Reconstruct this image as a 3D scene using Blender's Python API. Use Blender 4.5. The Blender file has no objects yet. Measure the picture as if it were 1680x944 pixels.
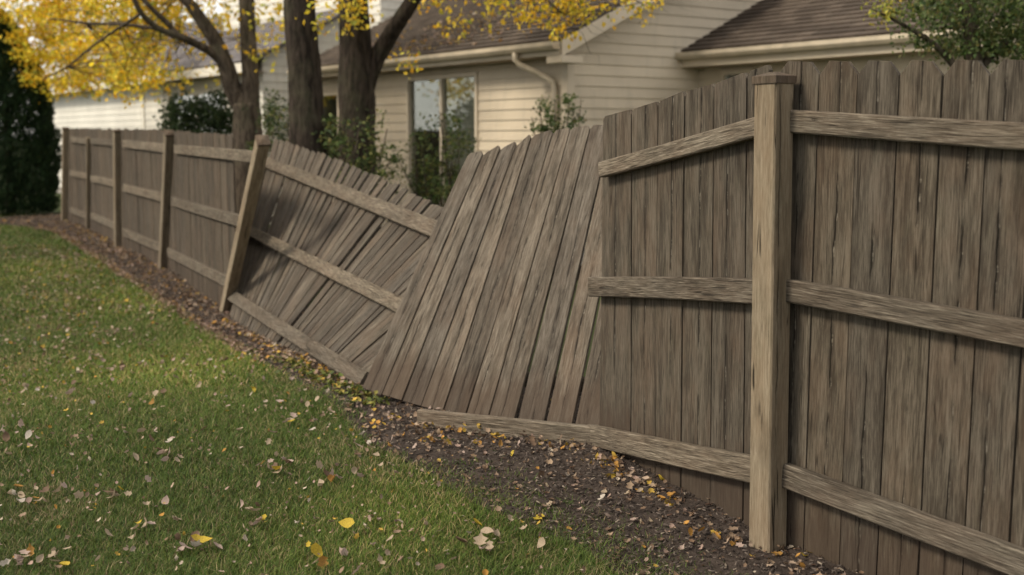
import bpy, math, random
import numpy as np
from mathutils import Vector, Matrix

random.seed(7)
rng = np.random.default_rng(7)
sc = bpy.context.scene
col = sc.collection

# ------------------------------------------------------------------ camera
F, CX, CY, EYE = 1900.0, 840.0, 472.0, 1.6
PITCH = math.radians(7.4)
cam = bpy.data.cameras.new("camera")
cam.sensor_width = 36.0
cam.lens = 36.0 * F / 1680.0
cam.clip_start = 0.05
cam.clip_end = 2000
cam.dof.use_dof = True
cam.dof.focus_distance = 5.0
cam.dof.aperture_fstop = 2.1
cam_ob = bpy.data.objects.new("camera", cam)
col.objects.link(cam_ob)
cam_ob.location = (0, 0, EYE)
cam_ob.rotation_euler = (math.radians(90) - PITCH, 0, 0)
sc.camera = cam_ob

# ------------------------------------------------------------------ sky, sun, exposure
SUN_DIR = Vector((-0.69, -0.22, 0.68)).normalized()      # towards the sun
world = bpy.data.worlds.new("World")
sc.world = world
world.use_nodes = True
wn = world.node_tree.nodes
wl = world.node_tree.links
wn.clear()
w_out = wn.new('ShaderNodeOutputWorld')
w_bg = wn.new('ShaderNodeBackground')
w_sky = wn.new('ShaderNodeTexSky')
w_sky.sky_type = 'NISHITA'
w_sky.sun_disc = False
w_sky.sun_elevation = math.asin(SUN_DIR.z)
w_sky.sun_rotation = math.atan2(SUN_DIR.x, SUN_DIR.y)
w_mix = wn.new('ShaderNodeMix')
w_mix.data_type = 'RGBA'
w_mix.inputs[0].default_value = 0.82                      # an even, thin cloud deck over the sky
w_mix.inputs[7].default_value = (8.6, 8.2, 7.6, 1)
wl.new(w_sky.outputs[0], w_mix.inputs[6])
wl.new(w_mix.outputs[2], w_bg.inputs[0])
w_bg.inputs[1].default_value = 0.10
wl.new(w_bg.outputs[0], w_out.inputs[0])

sun = bpy.data.lights.new("sun", 'SUN')
sun.energy = 2.6
sun.angle = math.radians(14)
sun.color = (1.0, 0.89, 0.72)
sun_ob = bpy.data.objects.new("sun", sun)
col.objects.link(sun_ob)
sun_ob.rotation_euler = SUN_DIR.to_track_quat('Z', 'Y').to_euler()

sc.view_settings.view_transform = 'Standard'
sc.view_settings.look = 'None'
sc.view_settings.gamma = 1.0
sc.view_settings.exposure = 0.58
sc.view_settings.use_curve_mapping = False
sc.render.engine = 'CYCLES'
sc.cycles.max_bounces = 6
sc.cycles.diffuse_bounces = 3
sc.cycles.glossy_bounces = 2
sc.cycles.transparent_max_bounces = 10
sc.cycles.use_adaptive_sampling = True
sc.cycles.adaptive_threshold = 0.02

# ------------------------------------------------------------------ geometry of the view (to survey the place)
cp, sp = math.cos(PITCH), math.sin(PITCH)


def sstep(a, b, x):
    t = np.clip((x - a) / (b - a), 0, 1)
    return t * t * (3 - 2 * t)


def gz(x, y):
    """height of the terrain"""
    x = np.asarray(x, float)
    y = np.asarray(y, float)
    z = -0.19 * sstep(5.5, 12.0, y)
    z = z + 0.010 * np.sin(x * 1.7 + 0.6) * np.sin(y * 1.3) + 0.006 * np.sin(x * 4.1) * np.cos(y * 3.3 + 1)
    return z


def ray(u, v):
    return Vector((u - CX, F * cp - (v - CY) * sp, -F * sp - (v - CY) * cp))


def P(u, v, Y):
    d = ray(u, v)
    return Vector((0, 0, EYE)) + d * (Y / d.y)


def G(u, v):
    d = ray(u, v)
    Y = EYE / max(1e-6, -d.z / d.y)
    for _ in range(30):
        p = P(u, v, Y)
        g = float(gz(p.x, p.y))
        Y = (EYE - g) / (-d.z / d.y)
    return P(u, v, Y)


def RP(u, v, pl):
    p0, n = pl
    d = ray(u, v)
    o = Vector((0, 0, EYE))
    t = (p0 - o).dot(n) / d.dot(n)
    return o + d * t


# ------------------------------------------------------------------ helpers
def tag(o, label=None, cat=None, group=None, kind=None):
    if label: o["label"] = label
    if cat: o["category"] = cat
    if group: o["group"] = group
    if kind: o["kind"] = kind
    return o


def empty(name, loc, label=None, cat=None, group=None):
    o = bpy.data.objects.new(name, None)
    o.empty_display_size = 0.1
    o.location = loc
    col.objects.link(o)
    return tag(o, label, cat, group)


def link(name, me, mat, parent=None, M=None):
    """M is the world matrix wanted; parents are never rotated or scaled"""
    o = bpy.data.objects.new(name, me)
    if mat is not None and not me.materials:
        me.materials.append(mat)
    col.objects.link(o)
    M = M if M is not None else Matrix.Identity(4)
    if parent is not None:
        o.parent = parent
        pw = Vector((0, 0, 0))
        q = parent
        W = Matrix.Identity(4)
        chain = []
        while q is not None:
            chain.append(q)
            q = q.parent
        for q in reversed(chain):
            W = W @ Matrix.LocRotScale(q.location, q.rotation_euler, q.scale)
        o.matrix_local = W.inverted() @ M
    else:
        o.matrix_local = M
    return o


def pymesh(name, verts, faces, smooth=False):
    me = bpy.data.meshes.new(name)
    me.from_pydata([tuple(v) for v in verts], [], faces)
    if smooth:
        me.polygons.foreach_set("use_smooth", [True] * len(me.polygons))
    me.update()
    return me


def npmesh(name, V, T, C=None, smooth=False):
    """V (n,3), T (m,3) triangles, C (n,3) colours"""
    me = bpy.data.meshes.new(name)
    V = np.ascontiguousarray(V, dtype=np.float32)
    T = np.ascontiguousarray(T, dtype=np.int32)
    me.vertices.add(len(V))
    me.vertices.foreach_set("co", V.ravel())
    me.loops.add(T.size)
    me.loops.foreach_set("vertex_index", T.ravel())
    me.polygons.add(len(T))
    me.polygons.foreach_set("loop_start", np.arange(0, T.size, 3, dtype=np.int32))
    me.polygons.foreach_set("loop_total", np.full(len(T), 3, dtype=np.int32))
    if smooth:
        me.polygons.foreach_set("use_smooth", np.ones(len(T), dtype=bool))
    if C is not None:
        at = me.color_attributes.new("Col", 'FLOAT_COLOR', 'POINT')
        C4 = np.ones((len(V), 4), dtype=np.float32)
        C4[:, :3] = C
        at.data.foreach_set("color", C4.ravel())
    me.update(calc_edges=True)
    return me


HEX = [(0, 3, 2, 1), (4, 5, 6, 7), (0, 1, 5, 4), (1, 2, 6, 5), (2, 3, 7, 6), (3, 0, 4, 7)]


def hexa(name, c, mat, parent, bevel=0):
    """c: 8 world corners, bottom ring then top ring; origin is put at their mean"""
    c = [Vector(p) for p in c]
    m = sum(c, Vector()) / 8
    me = pymesh(name, [p - m for p in c], HEX)
    return link(name, me, mat, parent, Matrix.Translation(m))


def box_between(name, a, b, wv, hv, mat, parent):
    """bar from a to b with half-width vectors wv, hv"""
    a, b = Vector(a), Vector(b)
    r = [-wv - hv, wv - hv, wv + hv, -wv + hv]
    return hexa(name, [a + q for q in r] + [b + q for q in r], mat, parent)


# ------------------------------------------------------------------ materials
class NT:
    def __init__(self, name):
        self.m = bpy.data.materials.new(name)
        self.m.use_nodes = True
        self.t = self.m.node_tree
        self.t.nodes.clear()
        self.out = self.t.nodes.new('ShaderNodeOutputMaterial')

    def n(self, typ, ins=None, **kw):
        nd = self.t.nodes.new(typ)
        for k, v in kw.items():
            setattr(nd, k, v)
        for k, v in (ins or {}).items():
            if hasattr(v, 'is_linked') or hasattr(v, 'links'):
                self.t.links.new(v, nd.inputs[k])
            else:
                nd.inputs[k].default_value = v
        return nd

    def math(self, op, a, b=0.0, c=None, clamp=False):
        ins = {0: a, 1: b}
        if c is not None: ins[2] = c
        nd = self.n('ShaderNodeMath', ins, operation=op)
        nd.use_clamp = clamp
        return nd.outputs[0]

    def vmath(self, op, a, b):
        return self.n('ShaderNodeVectorMath', {0: a, 1: b}, operation=op).outputs[0]

    def noise(self, vec, scale=1.0, detail=4.0, rough=0.55, dist=0.0):
        return self.n('ShaderNodeTexNoise', {'Vector': vec, 'Scale': scale, 'Detail': detail, 'Roughness': rough, 'Distortion': dist}).outputs[0]

    def ramp(self, f, stops):
        nd = self.n('ShaderNodeValToRGB', {0: f})
        e = nd.color_ramp.elements
        while len(e) < len(stops): e.new(0.5)
        for i, (p, c) in enumerate(stops):
            e[i].position = p
            e[i].color = (c, c, c, 1) if isinstance(c, (int, float)) else (*c, 1)
        return nd.outputs[0]

    def mix(self, f, a, b, mode='MIX'):
        nd = self.n('ShaderNodeMix', data_type='RGBA', blend_type=mode)
        for k, v in ((0, f), (6, a), (7, b)):
            if hasattr(v, 'links'): self.t.links.new(v, nd.inputs[k])
            elif k == 0: nd.inputs[k].default_value = v
            else: nd.inputs[k].default_value = (*v, 1)
        return nd.outputs[2]

    def bsdf(self, colr, rough=0.8, bump=None, bstr=0.4, bdist=0.01, spec=0.3):
        b = self.n('ShaderNodeBsdfPrincipled')
        if hasattr(colr, 'links'): self.t.links.new(colr, b.inputs['Base Color'])
        else: b.inputs['Base Color'].default_value = (*colr, 1)
        if hasattr(rough, 'links'): self.t.links.new(rough, b.inputs['Roughness'])
        else: b.inputs['Roughness'].default_value = rough
        b.inputs['Specular IOR Level'].default_value = spec
        if bump is not None:
            bp = self.n('ShaderNodeBump', {'Height': bump, 'Strength': bstr, 'Distance': bdist})
            self.t.links.new(bp.outputs[0], b.inputs['Normal'])
        return b

    def done(self, shader):
        self.t.links.new(shader if hasattr(shader, 'links') else shader.outputs[0], self.out.inputs[0])
        return self.m


def wood(name, dark, mid, light, streak=1.0, crack=1.0, warm=(0.13, 0.085, 0.058), splash_shade=0.0, knots=True, moss=0.2, heart=0.0, furrow=0.0):
    """weathered softwood; the grain runs along local z"""
    k = NT(name)
    tc = k.n('ShaderNodeTexCoord').outputs['Object']
    rnd = k.n('ShaderNodeObjectInfo').outputs['Random']
    off = k.n('ShaderNodeCombineXYZ', {0: k.math('MULTIPLY', rnd, 37.0), 1: k.math('MULTIPLY', rnd, 91.0), 2: k.math('MULTIPLY', rnd, 53.0)}).outputs[0]
    v = k.vmath('ADD', tc, off)
    wob = k.noise(k.vmath('MULTIPLY', v, (3.0, 3.0, 1.3)), 1.0, 2.0)
    wobv = k.n('ShaderNodeCombineXYZ', {0: k.math('MULTIPLY', k.math('SUBTRACT', wob, 0.5), 0.022), 1: 0.0, 2: 0.0}).outputs[0]
    vv = k.vmath('ADD', v, wobv)
    fine = k.noise(k.vmath('MULTIPLY', vv, (250, 250, 11.0)), 1.0, 3.0, 0.7)
    grain = k.noise(k.vmath('MULTIPLY', vv, (60, 60, 4.5)), 1.0, 5.0, 0.7)
    broad = k.noise(k.vmath('MULTIPLY', vv, (15, 15, 1.6)), 1.0, 5.0, 0.65)
    blot = k.noise(k.vmath('MULTIPLY', v, (6, 6, 2.6)), 1.0, 6.0, 0.65)
    mixf = k.math('ADD', k.math('ADD', k.math('MULTIPLY', fine, 0.52), k.math('MULTIPLY', grain, 0.26)), k.math('MULTIPLY', broad, 0.26 * streak))
    c = k.ramp(mixf, [(0.40, dark), (0.52, mid), (0.65, light)])
    c = k.mix(k.math('MULTIPLY', k.ramp(blot, [(0.45, 0.0), (0.70, 1.0)]), 0.35), c, warm)
    # mildew blotches
    st = k.noise(k.vmath('MULTIPLY', vv, (14, 14, 2.6)), 1.0, 6.0, 0.72)
    c = k.mix(k.math('MULTIPLY', k.ramp(st, [(0.50, 0.0), (0.68, 1.0)]), 0.6), c, tuple(x * 0.7 for x in dark))
    ms = k.noise(k.vmath('MULTIPLY', v, (9, 9, 4)), 1.0, 6.0, 0.7)
    c = k.mix(k.math('MULTIPLY', k.ramp(ms, [(0.55, 0.0), (0.75, 1.0)]), moss), c, (0.085, 0.085, 0.05))
    # pale torn fibres
    pf = k.noise(k.vmath('MULTIPLY', vv, (105, 105, 6.0)), 1.0, 5.0, 0.75)
    pfm = k.math('MULTIPLY', k.ramp(pf, [(0.60, 0.0), (0.70, 1.0)]), k.ramp(broad, [(0.44, 0.0), (0.60, 1.0)]))
    pale = tuple(min(0.6, x * 1.6) for x in light)
    c = k.mix(k.math('MULTIPLY', pfm, 0.45), c, pale)
    h = k.math('ADD', k.math('MULTIPLY', fine, 0.5), k.math('MULTIPLY', grain, 0.6))
    black = tuple(x * 0.20 for x in dark)
    # short checks
    cr = k.noise(k.vmath('MULTIPLY', vv, (30, 30, 0.9)), 1.0, 2.0, 0.5)
    cd = k.math('ABSOLUTE', k.math('SUBTRACT', cr, 0.5))
    where = k.ramp(k.noise(k.vmath('MULTIPLY', v, (17, 17, 3.0)), 1.0, 2.0), [(0.54, 0.0), (0.60, 1.0)])
    ck = k.math('MULTIPLY', k.math('MULTIPLY', k.ramp(cd, [(0.004, 1.0), (0.014, 0.0)]), where), crack)
    c = k.mix(ck, c, black)
    h = k.math('SUBTRACT', h, k.math('MULTIPLY', ck, 1.2))
    if furrow > 0:
        # close furrows of silvered rails: dark slits beside bright ridges
        f1 = k.noise(k.vmath('MULTIPLY', vv, (190, 190, 9.0)), 1.0, 3.0, 0.6)
        c = k.mix(k.math('MULTIPLY', k.ramp(f1, [(0.34, 1.0), (0.45, 0.0)]), furrow), c, tuple(x * 0.4 for x in dark))
        c = k.mix(k.math('MULTIPLY', k.ramp(f1, [(0.56, 0.0), (0.70, 1.0)]), furrow * 0.7), c, pale)
        h = k.math('ADD', h, k.math('MULTIPLY', f1, 0.9))
    if heart > 0:
        # a ragged heart check down the middle of each board: dark stain, split line, torn pale fibre
        sx = k.n('ShaderNodeSeparateXYZ', {0: tc}).outputs[0]
        zz = k.n('ShaderNodeSeparateXYZ', {0: v}).outputs[2]
        zc = k.n('ShaderNodeCombineXYZ', {0: k.math('MULTIPLY', rnd, 61.0), 1: 0.0, 2: k.math('MULTIPLY', zz, 2.3)}).outputs[0]
        wz = k.math('SUBTRACT', k.noise(zc, 1.0, 5.0, 0.6), 0.5)
        cx = k.math('ADD', k.math('ADD', sx, k.math('MULTIPLY', wz, 0.05)), k.math('MULTIPLY', k.math('SUBTRACT', k.math('FRACT', k.math('MULTIPLY', rnd, 7.31)), 0.5), 0.05))
        cx = k.math('ADD', cx, k.math('MULTIPLY', k.math('SUBTRACT', grain, 0.5), 0.018))
        acx = k.math('ABSOLUTE', cx)
        seg = k.noise(k.n('ShaderNodeCombineXYZ', {0: k.math('MULTIPLY', rnd, 17.0), 1: 5.0, 2: k.math('MULTIPLY', zz, 2.6)}).outputs[0], 1.0, 4.0, 0.6)
        segm = k.ramp(seg, [(0.42, 0.0), (0.56, 1.0)])
        band = k.math('MULTIPLY', k.ramp(acx, [(0.0, 1.0), (0.020, 0.0)]), segm)
        c = k.mix(k.math('MULTIPLY', band, 0.62 * heart), c, tuple(x * 0.45 for x in dark))
        slit = k.math('MULTIPLY', k.ramp(acx, [(0.0008, 1.0), (0.0026, 0.0)]), k.ramp(seg, [(0.45, 0.0), (0.52, 1.0)]))
        c = k.mix(k.math('MULTIPLY', slit, 0.9 * heart), c, black)
        torn = k.math('MULTIPLY', k.ramp(k.math('ABSOLUTE', k.math('SUBTRACT', cx, 0.004)), [(0.0004, 1.0), (0.0022, 0.0)]), k.ramp(k.noise(zc, 7.0, 4.0, 0.7), [(0.52, 0.0), (0.62, 1.0)]))
        c = k.mix(k.math('MULTIPLY', k.math('MULTIPLY', torn, segm), 0.7 * heart), c, (0.36, 0.33, 0.28))
        h = k.math('SUBTRACT', h, k.math('MULTIPLY', slit, 1.5))
    if knots:
        kv = k.n('ShaderNodeTexVoronoi', {'Vector': k.vmath('MULTIPLY', v, (5.5, 0.01, 2.0)), 'Scale': 1.0})
        pick = k.ramp(k.n('ShaderNodeSeparateColor', {0: kv.outputs['Color']}).outputs[0], [(0.78, 0.0), (0.80, 1.0)])
        dk = k.math('ADD', kv.outputs['Distance'], k.math('MULTIPLY', k.math('SUBTRACT', grain, 0.5), 0.14))
        kn = k.math('MULTIPLY', k.ramp(dk, [(0.04, 1.0), (0.13, 0.0)]), pick)
        c = k.mix(k.math('MULTIPLY', kn, 0.8), c, tuple(x * 0.4 for x in dark))
    if splash_shade > 0:
        # soil splash and low shade painted as one tone on each board's foot, with a ragged upper edge (z = 0 is the foot)
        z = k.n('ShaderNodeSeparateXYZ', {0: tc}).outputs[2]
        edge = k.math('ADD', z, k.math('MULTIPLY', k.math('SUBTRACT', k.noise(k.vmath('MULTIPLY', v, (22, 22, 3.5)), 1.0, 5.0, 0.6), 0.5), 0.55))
        c = k.mix(k.math('MULTIPLY', k.ramp(edge, [(0.16, 1.0), (0.34, 0.0)]), splash_shade), c, (0.056, 0.040, 0.030))
    c = k.mix(1.0, c, k.ramp(rnd, [(0.0, (0.72, 0.70, 0.68)), (0.25, (1.02, 1.0, 0.96)), (0.5, (0.84, 0.83, 0.82)), (0.75, (1.0, 0.96, 0.90)), (1.0, (1.18, 1.15, 1.10))]), 'MULTIPLY')
    b = k.bsdf(c, 0.88, h, 0.8, 0.006, 0.15)
    return k.done(b)


M = {}
M['board'] = wood('weathered board', (0.030, 0.024, 0.018), (0.066, 0.056, 0.044), (0.138, 0.120, 0.096), splash_shade=0.7, heart=1.0, crack=0.5, streak=1.3)
M['far_board'] = wood('weathered far board', (0.040, 0.033, 0.026), (0.080, 0.067, 0.053), (0.138, 0.118, 0.096), crack=0.6, splash_shade=0.4, heart=0.6)
M['fallen_board'] = wood('silvered board', (0.038, 0.031, 0.025), (0.092, 0.078, 0.063), (0.182, 0.160, 0.134), splash_shade=0.6, moss=0.1, heart=0.9, crack=0.6, streak=1.2)
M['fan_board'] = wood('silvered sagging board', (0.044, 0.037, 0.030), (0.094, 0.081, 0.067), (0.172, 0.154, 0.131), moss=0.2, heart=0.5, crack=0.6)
M['rail'] = wood('silvered rail', (0.060, 0.050, 0.039), (0.132, 0.113, 0.090), (0.230, 0.205, 0.168), streak=0.9, moss=0.2, furrow=0.7, crack=0.6)
M['post'] = wood('post timber', (0.145, 0.117, 0.083), (0.232, 0.195, 0.144), (0.330, 0.285, 0.220), streak=0.9, warm=(0.22, 0.155, 0.10), moss=0.35, knots=False, heart=0.6)
M['cap'] = wood('cap timber', (0.060, 0.046, 0.034), (0.105, 0.082, 0.062), (0.170, 0.138, 0.108), warm=(0.13, 0.075, 0.045), knots=False, furrow=.4)


def simple(name, c, rough=0.7, var=0.12, scale=3.0, bump=0.0, spec=0.3):
    k = NT(name)
    tc = k.n('ShaderNodeTexCoord').outputs['Object']
    rnd = k.n('ShaderNodeObjectInfo').outputs['Random']
    v = k.vmath('ADD', tc, k.n('ShaderNodeCombineXYZ', {0: k.math('MULTIPLY', rnd, 30.0), 1: rnd, 2: k.math('MULTIPLY', rnd, 17.0)}).outputs[0])
    n1 = k.noise(v, scale, 6.0, 0.6)
    cc = k.mix(k.ramp(n1, [(0.3, 0.0), (0.7, 1.0)]), tuple(x * (1 - var) for x in c), tuple(min(0.95, x * (1 + var * 0.6)) for x in c))
    return k.done(k.bsdf(cc, rough, n1 if bump else None, bump, 0.01, spec))


def siding_mat(name, c):
    k = NT(name)
    tc = k.n('ShaderNodeTexCoord').outputs['Object']
    geo = k.n('ShaderNodeNewGeometry').outputs['Position']
    rnd = k.n('ShaderNodeObjectInfo').outputs['Random']
    n1 = k.noise(geo, 1.3, 6.0, 0.6)
    n2 = k.noise(k.vmath('MULTIPLY', geo, (9, 9, 1.2)), 1.0, 5.0, 0.6)
    cc = k.mix(k.ramp(n1, [(0.35, 0.0), (0.7, 1.0)]), tuple(x * 0.84 for x in c), c)
    cc = k.mix(k.math('MULTIPLY', k.ramp(n2, [(0.55, 0.0), (0.75, 1.0)]), 0.35), cc, (0.36, 0.32, 0.25))
    cc = k.mix(1.0, cc, k.ramp(rnd, [(0.0, 0.93), (1.0, 1.03)]), 'MULTIPLY')
    return k.done(k.bsdf(cc, 0.65, n2, 0.05, 0.01, 0.3))


M['cream'] = siding_mat('cream siding', (0.62, 0.535, 0.415))
M['white_siding'] = siding_mat('white siding', (0.72, 0.70, 0.64))
M['trim'] = simple('trim paint', (0.60, 0.52, 0.41), 0.6, 0.12, 2.0)
M['white_trim'] = simple('white trim paint', (0.70, 0.67, 0.60), 0.6, 0.1, 2.0)
M['gutter'] = simple('gutter enamel', (0.50, 0.43, 0.33), 0.45, 0.2, 5.0, spec=0.4)
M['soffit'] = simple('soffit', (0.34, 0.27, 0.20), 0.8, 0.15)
M['under'] = simple('roof underlay', (0.09, 0.08, 0.075), 0.9)
M['room'] = simple('room wall', (0.22, 0.21, 0.19), 0.9)
M['curtain'] = simple('curtain cloth', (0.36, 0.345, 0.30), 0.9, 0.1)
M['concrete'] = simple('foundation concrete', (0.33, 0.31, 0.28), 0.9, 0.2, 4.0, 0.2)


def shingle_mat(name, a, b):
    k = NT(name)
    tc = k.n('ShaderNodeTexCoord').outputs['Object']
    rnd = k.n('ShaderNodeObjectInfo').outputs['Random']
    x = k.n('ShaderNodeSeparateXYZ', {0: tc}).outputs[0]
    xs = k.math('ADD', k.math('MULTIPLY', x, 3.6), k.math('MULTIPLY', rnd, 19.3))
    cell = k.math('FLOOR', xs)
    wn_ = k.n('ShaderNodeTexWhiteNoise', {'Vector': k.n('ShaderNodeCombineXYZ', {0: cell, 1: k.math('MULTIPLY', rnd, 71.0), 2: 0.0}).outputs[0]}, noise_dimensions='3D').outputs[0]
    c = k.mix(wn_, a, b)
    fr = k.math('ABSOLUTE', k.math('SUBTRACT', k.math('FRACT', xs), 0.5))
    c = k.mix(k.ramp(fr, [(0.475, 0.0), (0.49, 1.0)]), c, tuple(q * 0.35 for q in a))
    g = k.noise(tc, 90.0, 3.0)
    c = k.mix(k.math('MULTIPLY', g, 0.5), c, tuple(q * 0.6 for q in a))
    return k.done(k.bsdf(c, 0.9, g, 0.4, 0.01, 0.2))


M['shingle'] = shingle_mat('brown shingles', (0.060, 0.046, 0.036), (0.130, 0.103, 0.082))
M['shingle_grey'] = shingle_mat('grey shingles', (0.150, 0.140, 0.150), (0.235, 0.220, 0.225))


def glass_mat():
    k = NT('window glass')
    fr = k.n('ShaderNodeFresnel', {'IOR': 1.6}).outputs[0]
    gl = k.n('ShaderNodeBsdfGlossy', {'Color': (0.9, 0.92, 0.92, 1), 'Roughness': 0.03})
    tr = k.n('ShaderNodeBsdfTransparent', {'Color': (0.90, 0.92, 0.90, 1)})
    mx = k.n('ShaderNodeMixShader', {0: k.math('MULTIPLY', fr, 0.55), 1: tr.outputs[0], 2: gl.outputs[0]})
    return k.done(mx.outputs[0])


M['glass'] = glass_mat()


def leaf_mat(name, trans=0.35, rough=0.6, sat=1.0):
    k = NT(name)
    c = k.n('ShaderNodeVertexColor', layer_name='Col').outputs[0]
    b = k.bsdf(c, rough, None, spec=0.25)
    t = k.n('ShaderNodeBsdfTranslucent', {'Color': c})
    mx = k.n('ShaderNodeMixShader', {0: trans, 1: b.outputs[0], 2: t.outputs[0]})
    return k.done(mx.outputs[0])


M['leaves'] = leaf_mat('foliage', 0.35)
M['yellow_leaves'] = leaf_mat('autumn foliage', 0.68)
M['needles'] = leaf_mat('evergreen foliage', 0.1, 0.7)
M['grass'] = leaf_mat('grass blades', 0.3, 0.6)
M['litter'] = leaf_mat('leaf litter', 0.15, 0.75)
M['chips'] = leaf_mat('mulch chips', 0.0, 0.9)


def bark_mat(name, a, b):
    k = NT(name)
    tc = k.n('ShaderNodeTexCoord').outputs['Object']
    wob = k.noise(tc, 3.0, 3.0)
    v = k.vmath('ADD', tc, k.n('ShaderNodeCombineXYZ', {0: k.math('MULTIPLY', wob, 0.12), 1: k.math('MULTIPLY', wob, 0.1), 2: 0.0}).outputs[0])
    n1 = k.noise(k.vmath('MULTIPLY', v, (22, 22, 3.4)), 1.0, 6.0, 0.65)
    n2 = k.noise(tc, 2.2, 5.0, 0.6)
    c = k.mix(k.ramp(n1, [(0.4, 0.0), (0.62, 1.0)]), a, b)
    c = k.mix(k.math('MULTIPLY', k.ramp(n2, [(0.5, 0.0), (0.75, 1.0)]), 0.4), c, (0.10, 0.105, 0.06))
    return k.done(k.bsdf(c, 0.92, n1, 1.0, 0.04, 0.15))


M['bark'] = bark_mat('grey brown bark', (0.040, 0.030, 0.022), (0.135, 0.108, 0.082))
M['bark_dark'] = bark_mat('dark bark', (0.016, 0.012, 0.009), (0.056, 0.043, 0.033))


def soil_mat(name, kind):
    k = NT(name)
    pos = k.n('ShaderNodeNewGeometry').outputs['Position']
    n1 = k.noise(pos, 0.9, 5.0, 0.6)
    n2 = k.noise(pos, 42.0, 5.0, 0.7)
    n3 = k.noise(pos, 7.0, 5.0, 0.6)
    if kind == 'lawn':
        c = k.mix(k.ramp(n1, [(0.35, 0.0), (0.65, 1.0)]), (0.030, 0.044, 0.014), (0.052, 0.070, 0.024))
        c = k.mix(k.ramp(n2, [(0.4, 0.0), (0.7, 0.6)]), c, (0.030, 0.024, 0.014))
    else:
        c = k.mix(k.ramp(n3, [(0.35, 0.0), (0.65, 1.0)]), (0.026, 0.020, 0.017), (0.060, 0.046, 0.038))
        c = k.mix(k.ramp(n2, [(0.45, 0.0), (0.7, 0.7)]), c, (0.085, 0.068, 0.058))
    return k.done(k.bsdf(c, 0.95, n2, 0.8, 0.02, 0.1))


M['lawn'] = soil_mat('lawn soil', 'lawn')
M['soil'] = soil_mat('bed soil', 'soil')

# ------------------------------------------------------------------ ground sheet and planting bed
xs = np.unique(np.concatenate([np.linspace(-400, -40, 10), np.linspace(-40, -13, 14), np.arange(-13, 7.01, 0.2), np.linspace(7, 40, 16), np.linspace(40, 400, 10)]))
ys = np.unique(np.concatenate([np.linspace(-200, -4, 8), np.arange(-4, 30.01, 0.2), np.linspace(30, 70, 18), np.linspace(70, 900, 12)]))
X, Y = np.meshgrid(xs, ys)
Z = gz(X, Y)
V = np.stack([X.ravel(), Y.ravel(), Z.ravel()], 1)
nx, ny = len(xs), len(ys)
I = np.arange(nx * ny).reshape(ny, nx)
T = np.concatenate([np.stack([I[:-1, :-1], I[:-1, 1:], I[1:, 1:]], -1).reshape(-1, 3), np.stack([I[:-1, :-1], I[1:, 1:], I[1:, :-1]], -1).reshape(-1, 3)])
tag(link('lawn', npmesh('lawn', V, T, smooth=True), M['lawn']), kind='structure')

EDGE_PX = [(-60, 366), (30, 372), (90, 383), (150, 420), (250, 488), (335, 545), (430, 598), (540, 655), (600, 725), (700, 778), (790, 835), (880, 868), (960, 905), (1040, 960), (1190, 1060), (1500, 1300)]
EDGE = np.array([[G(u, v).x, G(u, v).y] for u, v in EDGE_PX])
BASE_PX = dict(p105=(106, 364), p145=(144, 377), p192=(194, 406), p270=(268, 444), lean=(369, 516), near=(1259, 906))
B = {k: G(*v) for k, v in BASE_PX.items()}
B['fall'] = G(600, 640)
B['bend'] = P(972, 745, 5.75)
RDIR = Vector((0.6, -0.8, 0)).normalized()
B['end'] = B['near'] + RDIR * 2.6
FENCE = [B['p105'] + Vector((-1.6, 2.2, 0)), B['p105'], B['p145'], B['p192'], B['p270'], B['lean'], B['fall'] + Vector((.1, .5, 0)), B['bend'], B['near'], B['end']]


def resample(pts, n):
    pts = np.asarray(pts, float)
    d = np.r_[0, np.cumsum(np.linalg.norm(np.diff(pts, axis=0), axis=1))]
    t = np.linspace(0, d[-1], n)
    return np.stack([np.interp(t, d, pts[:, i]) for i in range(pts.shape[1])], 1)


# the bed's back edge lies a little behind the fence
fpts = np.array([[p.x, p.y] for p in FENCE])
tang = np.gradient(fpts, axis=0)
tang /= np.linalg.norm(tang, axis=1)[:, None]
back = fpts + np.stack([-tang[:, 1], tang[:, 0]], 1) * 0.9
if (back[5] - fpts[5]) @ np.array([1.0, 0.6]) < 0:
    back = 2 * fpts - back
NA, NB = 170, 46
# pair edge and back by their share of distance
E_ = resample(EDGE, 1600)
K_ = resample(back, 1600)
rows = []
for kk in np.linspace(0, 1, NA):
    q = K_[int(kk * 1599)]
    e = E_[np.argmin(((E_ - q) ** 2).sum(1))] if False else E_[int(kk * 1599)]
    rows.append((e, q))
wv = np.linspace(0, 1, NB)
BX = np.array([[e[0] + (q[0] - e[0]) * w for w in wv] for e, q in rows])
BY = np.array([[e[1] + (q[1] - e[1]) * w for w in wv] for e, q in rows])
BZ = gz(BX, BY) + 0.006 + 0.035 * np.sin(np.pi * np.clip(wv, 0, 1))[None, :] * (0.5 + 0.5 * np.sin(BX * 5.3 + BY * 2.1)) * 0.6 + rng.normal(0, 0.005, BX.shape) * (np.sin(np.pi * wv)[None, :] > 0.1)
I = np.arange(NA * NB).reshape(NA, NB)
T = np.concatenate([np.stack([I[:-1, :-1], I[:-1, 1:], I[1:, 1:]], -1).reshape(-1, 3), np.stack([I[:-1, :-1], I[1:, 1:], I[1:, :-1]], -1).reshape(-1, 3)])
Vb = np.stack([BX.ravel(), BY.ravel(), BZ.ravel()], 1)
e1 = Vb[T[0, 1]] - Vb[T[0, 0]]
e2 = Vb[T[0, 2]] - Vb[T[0, 0]]
if np.cross(e1, e2)[2] < 0: T = T[:, ::-1]
tag(link('soil_bed', npmesh('soil_bed', Vb, T, smooth=True), M['soil']), kind='structure')


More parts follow.
